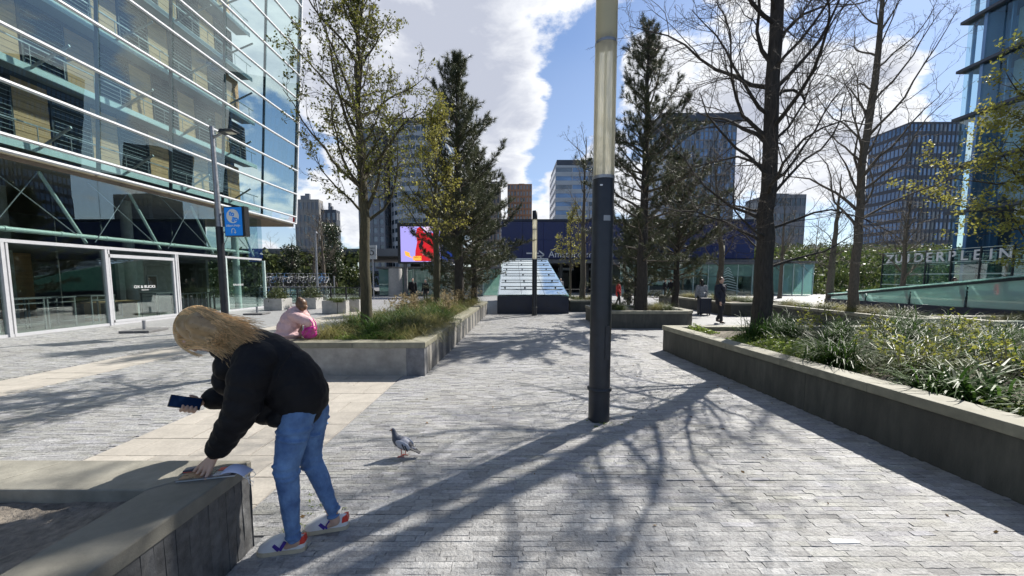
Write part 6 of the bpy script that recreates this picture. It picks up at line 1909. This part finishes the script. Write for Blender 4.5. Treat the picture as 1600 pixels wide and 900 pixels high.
# --- standing and walking figures
def figure(label, loc, rz, h, top, legs, hair_m, pose='stand', hair_len=0.0, coat_len=.95, voxel=.014, hat=False):
    s = h / 1.75; V3 = lambda x, y, z: Vector((x * s, y * s, z * s))
    st_ = {'walk': (.30, -.28), 'step': (.16, -.14), 'stand': (.03, -.03), 'sit': (0, 0)}[pose]
    if pose == 'walk':
        fl, fr = V3(-.06, -.12, .09), V3(.07, .16, .12); kl, kr = V3(-.08, -.10, .50), V3(.08, -.02, .50)
    elif pose == 'step':
        fl, fr = V3(-.10, -.16, .08), V3(.10, .18, .10); kl, kr = V3(-.1, -.10, .5), V3(.1, .02, .48)
    else:
        fl, fr = V3(-.1, 0, .08), V3(.1, .02, .08); kl, kr = V3(-.1, -.02, .5), V3(.1, 0, .5)
    hl, hr = V3(-.09, 0, .92), V3(.09, 0, .92)
    b_ = MB(); chain(b_, [(V3(0, 0, .95), .12 * s), (V3(0, 0, 1.25), .125 * s), (V3(0, .01, 1.42), .08 * s), (V3(0, 0, 1.5), .052 * s), (V3(0, -.01, 1.58), .05 * s)])
    b_.ell(V3(0, -.01, 1.635), (.075 * s, .092 * s, .112 * s), 14, 10); b_.ell(V3(0, -.045, 1.58), (.05 * s, .05 * s, .06 * s), 12, 8); b_.ell(V3(0, -.108, 1.615), (.014 * s, .02 * s, .024 * s), 8, 6)
    for x in (-.078, .078): b_.ell(V3(x, .0, 1.62), (.012 * s, .02 * s, .032 * s), 8, 6)
    wr = []
    for sd in (-1, 1):
        sh_ = V3(sd * .19, .01, 1.40); sw = sd * (.16 if pose in ('walk', 'step') else .03)
        el_ = V3(sd * .25, .03 + sw * .3, 1.12); w_ = V3(sd * .25, -.04 + sw, .86)
        chain(b_, [(V3(sd * .08, 0, 1.38), .07 * s), (sh_, .055 * s), (el_, .042 * s), (w_, .028 * s)])
        capsule(b_, w_, w_ + V3(0, -.02, -.07), .03 * s, .034 * s, 8)
        for k in range(4):
            q0 = w_ + V3(sd * .004, -.045 + .02 * k, -.10); chain(b_, [(q0, .011 * s), (q0 + V3(-sd * .01, -.004, -.045), .010 * s), (q0 + V3(-sd * .025, -.008, -.07), .008 * s)], 6)
        q0 = w_ + V3(-sd * .01, -.045, -.045); chain(b_, [(q0, .013 * s), (q0 + V3(-sd * .008, -.03, -.05), .010 * s)], 6)
        wr.append((sh_, el_, w_))
    for hp, kp, fp in ((hl, kl, fl), (hr, kr, fr)):
        chain(b_, [(hp, .08 * s), (kp, .055 * s), (fp, .04 * s), (fp + V3(0, -.1, -.04), .034 * s)])
    root = obj('person', remeshed(b_, 'person', M['skin'], min(voxel, .011), 2), None, loc, (0, 0, rz), label=label, cat='person')
    c_ = MB()
    c_.ell(V3(0, 0, 1.30), (.215 * s, .15 * s, .18 * s), 16, 10)
    chain(c_, [(V3(0, 0, coat_len), .175 * s), (V3(0, 0, 1.15), .17 * s), (V3(0, .01, 1.34), .16 * s), (V3(0, .01, 1.46), .085 * s)])
    for sh_, el_, w_ in wr: chain(c_, [(sh_, .088 * s), (el_, .072 * s), (w_ + V3(0, 0, .02), .055 * s)])
    obj('coat', remeshed(c_, 'coat', top, voxel, 3, .02, .07), root)
    t_ = MB()
    t_.ell(V3(0, 0, .93), (.17 * s, .13 * s, .12 * s), 14, 10)
    for hp, kp, fp in ((hl, kl, fl), (hr, kr, fr)): chain(t_, [(hp, .098 * s), (kp, .075 * s), (fp + V3(0, 0, .02), .06 * s)])
    obj('trousers', remeshed(t_, 'trousers', legs, voxel, 2, .012, .06), root)
    for fp in (fl, fr):
        m_ = MB(); m_.ell(fp + V3(0, -.06, -.045 + .0), (.045 * s, .13 * s, .04 * s), 12, 8); m_.obj('shoe', M['shoe_dark'], root)
    h_ = MB(); h_.ell(V3(0, .015, 1.665), (.088 * s, .098 * s, .10 * s), 14, 10)
    if hair_len: chain(h_, [(V3(0, .06, 1.62), .075 * s), (V3(0, .09, 1.62 - hair_len), .07 * s)])
    obj('hair', remeshed(h_, 'hair', hair_m, .01, 2), root)
    return root


hbm = M['hair_blond'].copy(); 
M['hair_fair'] = pbr('fair hair', (.28, .19, .10), .45, .3, 30)
mp_ = G(1124, 505)
man = figure('man in a dark navy coat walking towards us on the path', (mp_.x, mp_.y, 0), R(22), 1.74, M['coat_navy'], M['trousers'], M['hair_brown'], 'walk', 0, .82, .013)
m = MB(); m.bar((-.2, -.16, 1.38), (.14, -.17, .98), .03, .012); m.obj('bag_strap', M['black_metal'], man)
figure('woman with long black hair in a black and white jacket seen from behind', (sp.x + .1, sp.y + .55, 0), R(172), 1.64, M['coat_grey'], M['trousers'], M['hair_dark'], 'stand', .3, .95)
figure('person in a red coat standing near the tall pine', (P(966, 470, 24).x, 24, 0), R(60), 1.62, M['coat_red'], M['trousers'], M['hair_dark'], 'step', .15, .75)
figure('person in a long dark coat beside the one in red', (P(982, 470, 22).x, 22.0, 0), R(10), 1.7, M['coat_navy'], M['trousers'], M['hair_dark'], 'step', 0, .7)
figure('person in black standing at the pavilion, left one behind the straw grass', (P(645, 460, 27).x, 27, 0), R(20), 1.72, M['jacket_black'], M['trousers'], M['hair_dark'], 'stand')
figure('dark haired person at the pavilion, right one behind the straw grass', (P(665, 460, 27.4).x, 27.4, 0), R(-20), 1.62, M['jacket_black'], M['trousers'], M['hair_dark'], 'stand', .25)
figure('dark clothed person left of the fair haired one at the shop front', (P(1039, 450, 31).x, 31, 0), R(50), 1.62, M['jacket_black'], M['trousers'], M['hair_dark'], 'step')
figure('fair haired person in dark clothes at the green shop front', (P(1048, 450, 31.5).x, 31.5, 0), R(-50), 1.66, M['jacket_black'], M['trousers'], M['hair_fair'], 'step', .25)
figure('person in black beyond the skylight in front of the lettered glass', (26.2, 22.8, 0), R(30), 1.75, M['jacket_black'], M['trousers'], M['hair_dark'], 'stand', .2)
figure('person in a pale jacket under the dark station canopy', (P(876, 450, 36).x, 36, 0), R(10), 1.7, M['coat_grey'], M['trousers'], M['hair_fair'], 'step')
figure('person in dark clothes by the column under the station canopy', (P(912, 450, 37).x, 37, 0), R(-40), 1.72, M['coat_navy'], M['trousers'], M['hair_dark'], 'stand')

# --- woman in pink sitting on the rim of the left planter
b = MB(); D0 = 7.15
pel = Vector((-4.1, D0, .70)); pel = P(455, 522, D0); pel.z = .70
ch_ = P(464, 494, D0); hd2 = P(472, 476, D0 - .05)
chain(b, [(pel, .13), (P(456, 505, D0), .13), (ch_, .12), (P(470, 484, D0), .06), (hd2, .055)])
b.ell(hd2, (.085, .08, .105), 14, 10); b.ell(hd2 + Vector((.04, -.01, -.05)), (.055, .05, .055), 12, 8); b.ell(hd2 + Vector((.095, -.01, -.035)), (.018, .014, .018), 8, 6)
handp = P(488, 514, D0 - .02)
for sy in (-.16, .16):
    sh_ = ch_ + Vector((.03, sy, .03)); el_ = P(482, 503, D0 + sy)
    chain(b, [(ch_, .07), (sh_, .06), (el_, .045), (handp + Vector((0, sy * .25, 0)), .028)])
    for k in range(4):
        q0 = handp + Vector((.02, sy * .25 - .03 + .02 * k, -.02)); chain(b, [(q0, .011), (q0 + Vector((.025, 0, -.03)), .010), (q0 + Vector((.02, 0, -.055)), .008)], 6)
    kn_ = Vector((pel.x - .42, D0 + sy * .6, .56)); ft = Vector((pel.x - .5, D0 + sy * .6, .07))
    chain(b, [(pel + Vector((0, sy * .5, 0)), .085), (kn_, .06), (ft, .042), (ft + Vector((-.12, 0, -.03)), .035)])
pw_ = obj('person', remeshed(b, 'person', M['skin'], .011, 2), None, label='hunched woman in a pale pink coat sitting on the left planter rim', cat='person')
c_ = MB()
for p_, r in ((P(450, 524, D0), .215), (P(452, 512, D0), .215), (P(457, 500, D0), .205), (P(463, 492, D0), .185), (P(468, 486, D0), .12)): c_.ell(p_, (r, r * 1.05, r * .95), 16, 10)
c_.ell(Vector((pel.x - .05, D0, .66)), (.30, .26, .07), 16, 8)
for sy in (-.16, .16):
    sh_ = ch_ + Vector((.03, sy, .03)); el_ = P(482, 503, D0 + sy); chain(c_, [(sh_, .105), (el_, .085), (handp + Vector((-.02, sy * .25, .03)), .06)])
obj('coat', remeshed(c_, 'coat', M['pink'], .013, 3, .03, .08), pw_)
t_ = MB()
for sy in (-.16, .16): chain(t_, [(pel + Vector((0, sy * .5, -.01)), .09), (Vector((pel.x - .42, D0 + sy * .6, .56)), .078), (Vector((pel.x - .5, D0 + sy * .6, .10)), .058)])
obj('trousers', remeshed(t_, 'trousers', M['trousers'], .014, 2), pw_)
h_ = MB(); h_.ell(hd2 + Vector((-.01, -.01, .015)), (.100, .092, .106), 14, 10); h_.ell(hd2 + Vector((.02, -.03, -.04)), (.078, .07, .078), 12, 8); h_.ell(hd2 + Vector((-.03, -.02, .10)), (.05, .05, .045), 12, 8)
obj('hair', remeshed(h_, 'hair', M['hair_brown'], .01, 2), pw_)
bg_ = thing('handbag', 'bright magenta bag held by the woman in the pink coat', 'bag', tuple(P(484, 528, D0 - .15)))
bg_.location.z = .59
m = MB(); m.ell((0, 0, .10), (.14, .09, .105), 16, 10); m.ell((.03, 0, .17), (.10, .06, .07), 14, 8)
me = remeshed(m, 'bag_body', M['bag_pink'], .012, 2, .03, .05); obj('bag_body', me, bg_)
for y in (-.05, .05):
    m = MB(); m.tube([(-.07, y, .16), (-.03, y, .33), (.04, y, .37), (.09, y, .30), (.11, y, .16)], .011, 6); m.obj('strap', M['bag_pink'], bg_)

# --- pigeon
pp = G(629, 713)
b = MB(); X = lambda x, z, y=0: Vector((x, y, z))
for x, z, r in ((-.055, .165, .042), (-.03, .15, .055), (.0, .135, .060), (.03, .118, .054), (.06, .10, .040)): b.ell(X(x, z), (r * 1.05, r * .92, r), 14, 10)
chain(b, [(X(-.065, .19), .034), (X(-.078, .225), .023), (X(-.083, .25), .019)]); b.ell(X(-.088, .257), (.022, .017, .018), 12, 8)
b.ell(X(.09, .082), (.05, .026, .018), 10, 8)
pg = obj('pigeon', remeshed(b, 'pigeon', None, .0045, 3), None, (pp.x, pp.y, 0), (0, 0, R(-6)), label='grey pigeon with black wing bars standing on the paving', cat='bird')


def pigeon_mat():
    m, nt, bs, out = new_mat('pigeon plumage'); v = coords(nt); sp_ = nt.nodes.new('ShaderNodeSeparateXYZ'); nt.links.new(v.k, sp_.inputs[0])
    x, y, z = (V(nt, o) for o in sp_.outputs)
    n = noisev(nt, v, 60, 4)
    c = mixc(nt, (z + n * .02).step(.185, .205), (.30, .31, .36), (.075, .08, .12))
    c = mixc(nt, (x * -1 + z * .6 + n * .01).step(.105, .12), c, (.065, .075, .10))
    c = mixc(nt, (x + n * .01).step(.07, .085), c, (.05, .05, .06))
    c = mixc(nt, (z * -1 + n * .01).step(-.112, -.098), c, (.16, .165, .19))
    nt.links.new(c.k, bs.inputs['Base Color']); bs.inputs['Roughness'].default_value = .55; return m


pm_ = pigeon_mat(); pg.data.materials.clear(); pg.data.materials.append(pm_)
M['wing'] = pbr('pale grey wing', (.42, .43, .48), .6, .12, 30); M['wing_bar'] = pbr('black wing bar', (.025, .025, .03), .6, .2, 30)
for sy in (-1, 1):
    m = MB(); m.ell((.025, sy * .050, .132), (.078, .012, .036), 14, 8, Matrix.Rotation(R(26), 3, 'Y').to_quaternion()); w = m.obj('wing', M['wing'], pg)
    for x in (.035, .062):
        m = MB(); m.bar((x - .012, sy * .064, .150 - (x - .03) * .55), (x + .012, sy * .060, .093 - (x - .03) * .5), .006, .010); m.obj('wing_bar', M['wing_bar'], w)
    m = MB(); m.hexa([(.07, sy * .05, .098), (.07, sy * .035, .098), (.145, sy * .012, .058), (.145, sy * .026, .058)], [(.07, sy * .05, .112), (.07, sy * .035, .116), (.145, sy * .012, .066), (.145, sy * .026, .064)]); m.obj('wing_tip', M['wing_bar'], w)
    m = MB(); fx = .008 + .012 * sy; m.tube([(fx, sy * .022, .09), (fx + .004, sy * .022, .045), (fx - .004, sy * .022, .008)], .0048, 6)
    for a in (150, 180, 210, 0): m.tube([(fx - .004, sy * .022, .008), (fx - .004 + .032 * math.cos(R(a)), sy * .022 + .032 * math.sin(R(a)), .004)], .0035, 5)
    m.obj('leg', pbr('pigeon leg', (.50, .10, .08), .6, .1, 9), pg)
    m = MB(); m.ell((-.096, sy * .0145, .261), (.004, .003, .004), 8, 6); m.obj('eye', pbr('pigeon eye', (.6, .15, .02), .2, .1, 9), pg)
m = MB(); m.tube([(-.104, 0, .256), (-.115, 0, .251), (-.126, 0, .245)], [.006, .0045, .001], 6); m.obj('beak', M['wing_bar'], pg)
m = MB(); m.hexa([(.10, -.02, .075), (.175, -.026, .042), (.175, .026, .042), (.10, .02, .075)], [(.10, -.018, .088), (.175, -.024, .047), (.175, .024, .047), (.10, .018, .088)]); m.obj('tail', M['wing_bar'], pg)

for me in list(bpy.data.meshes):
    if me.users == 0: bpy.data.meshes.remove(me)
print('objects', len(scene.objects), 'tris', sum(len(o.data.loop_triangles) if o.type == 'MESH' else 0 for o in scene.objects))
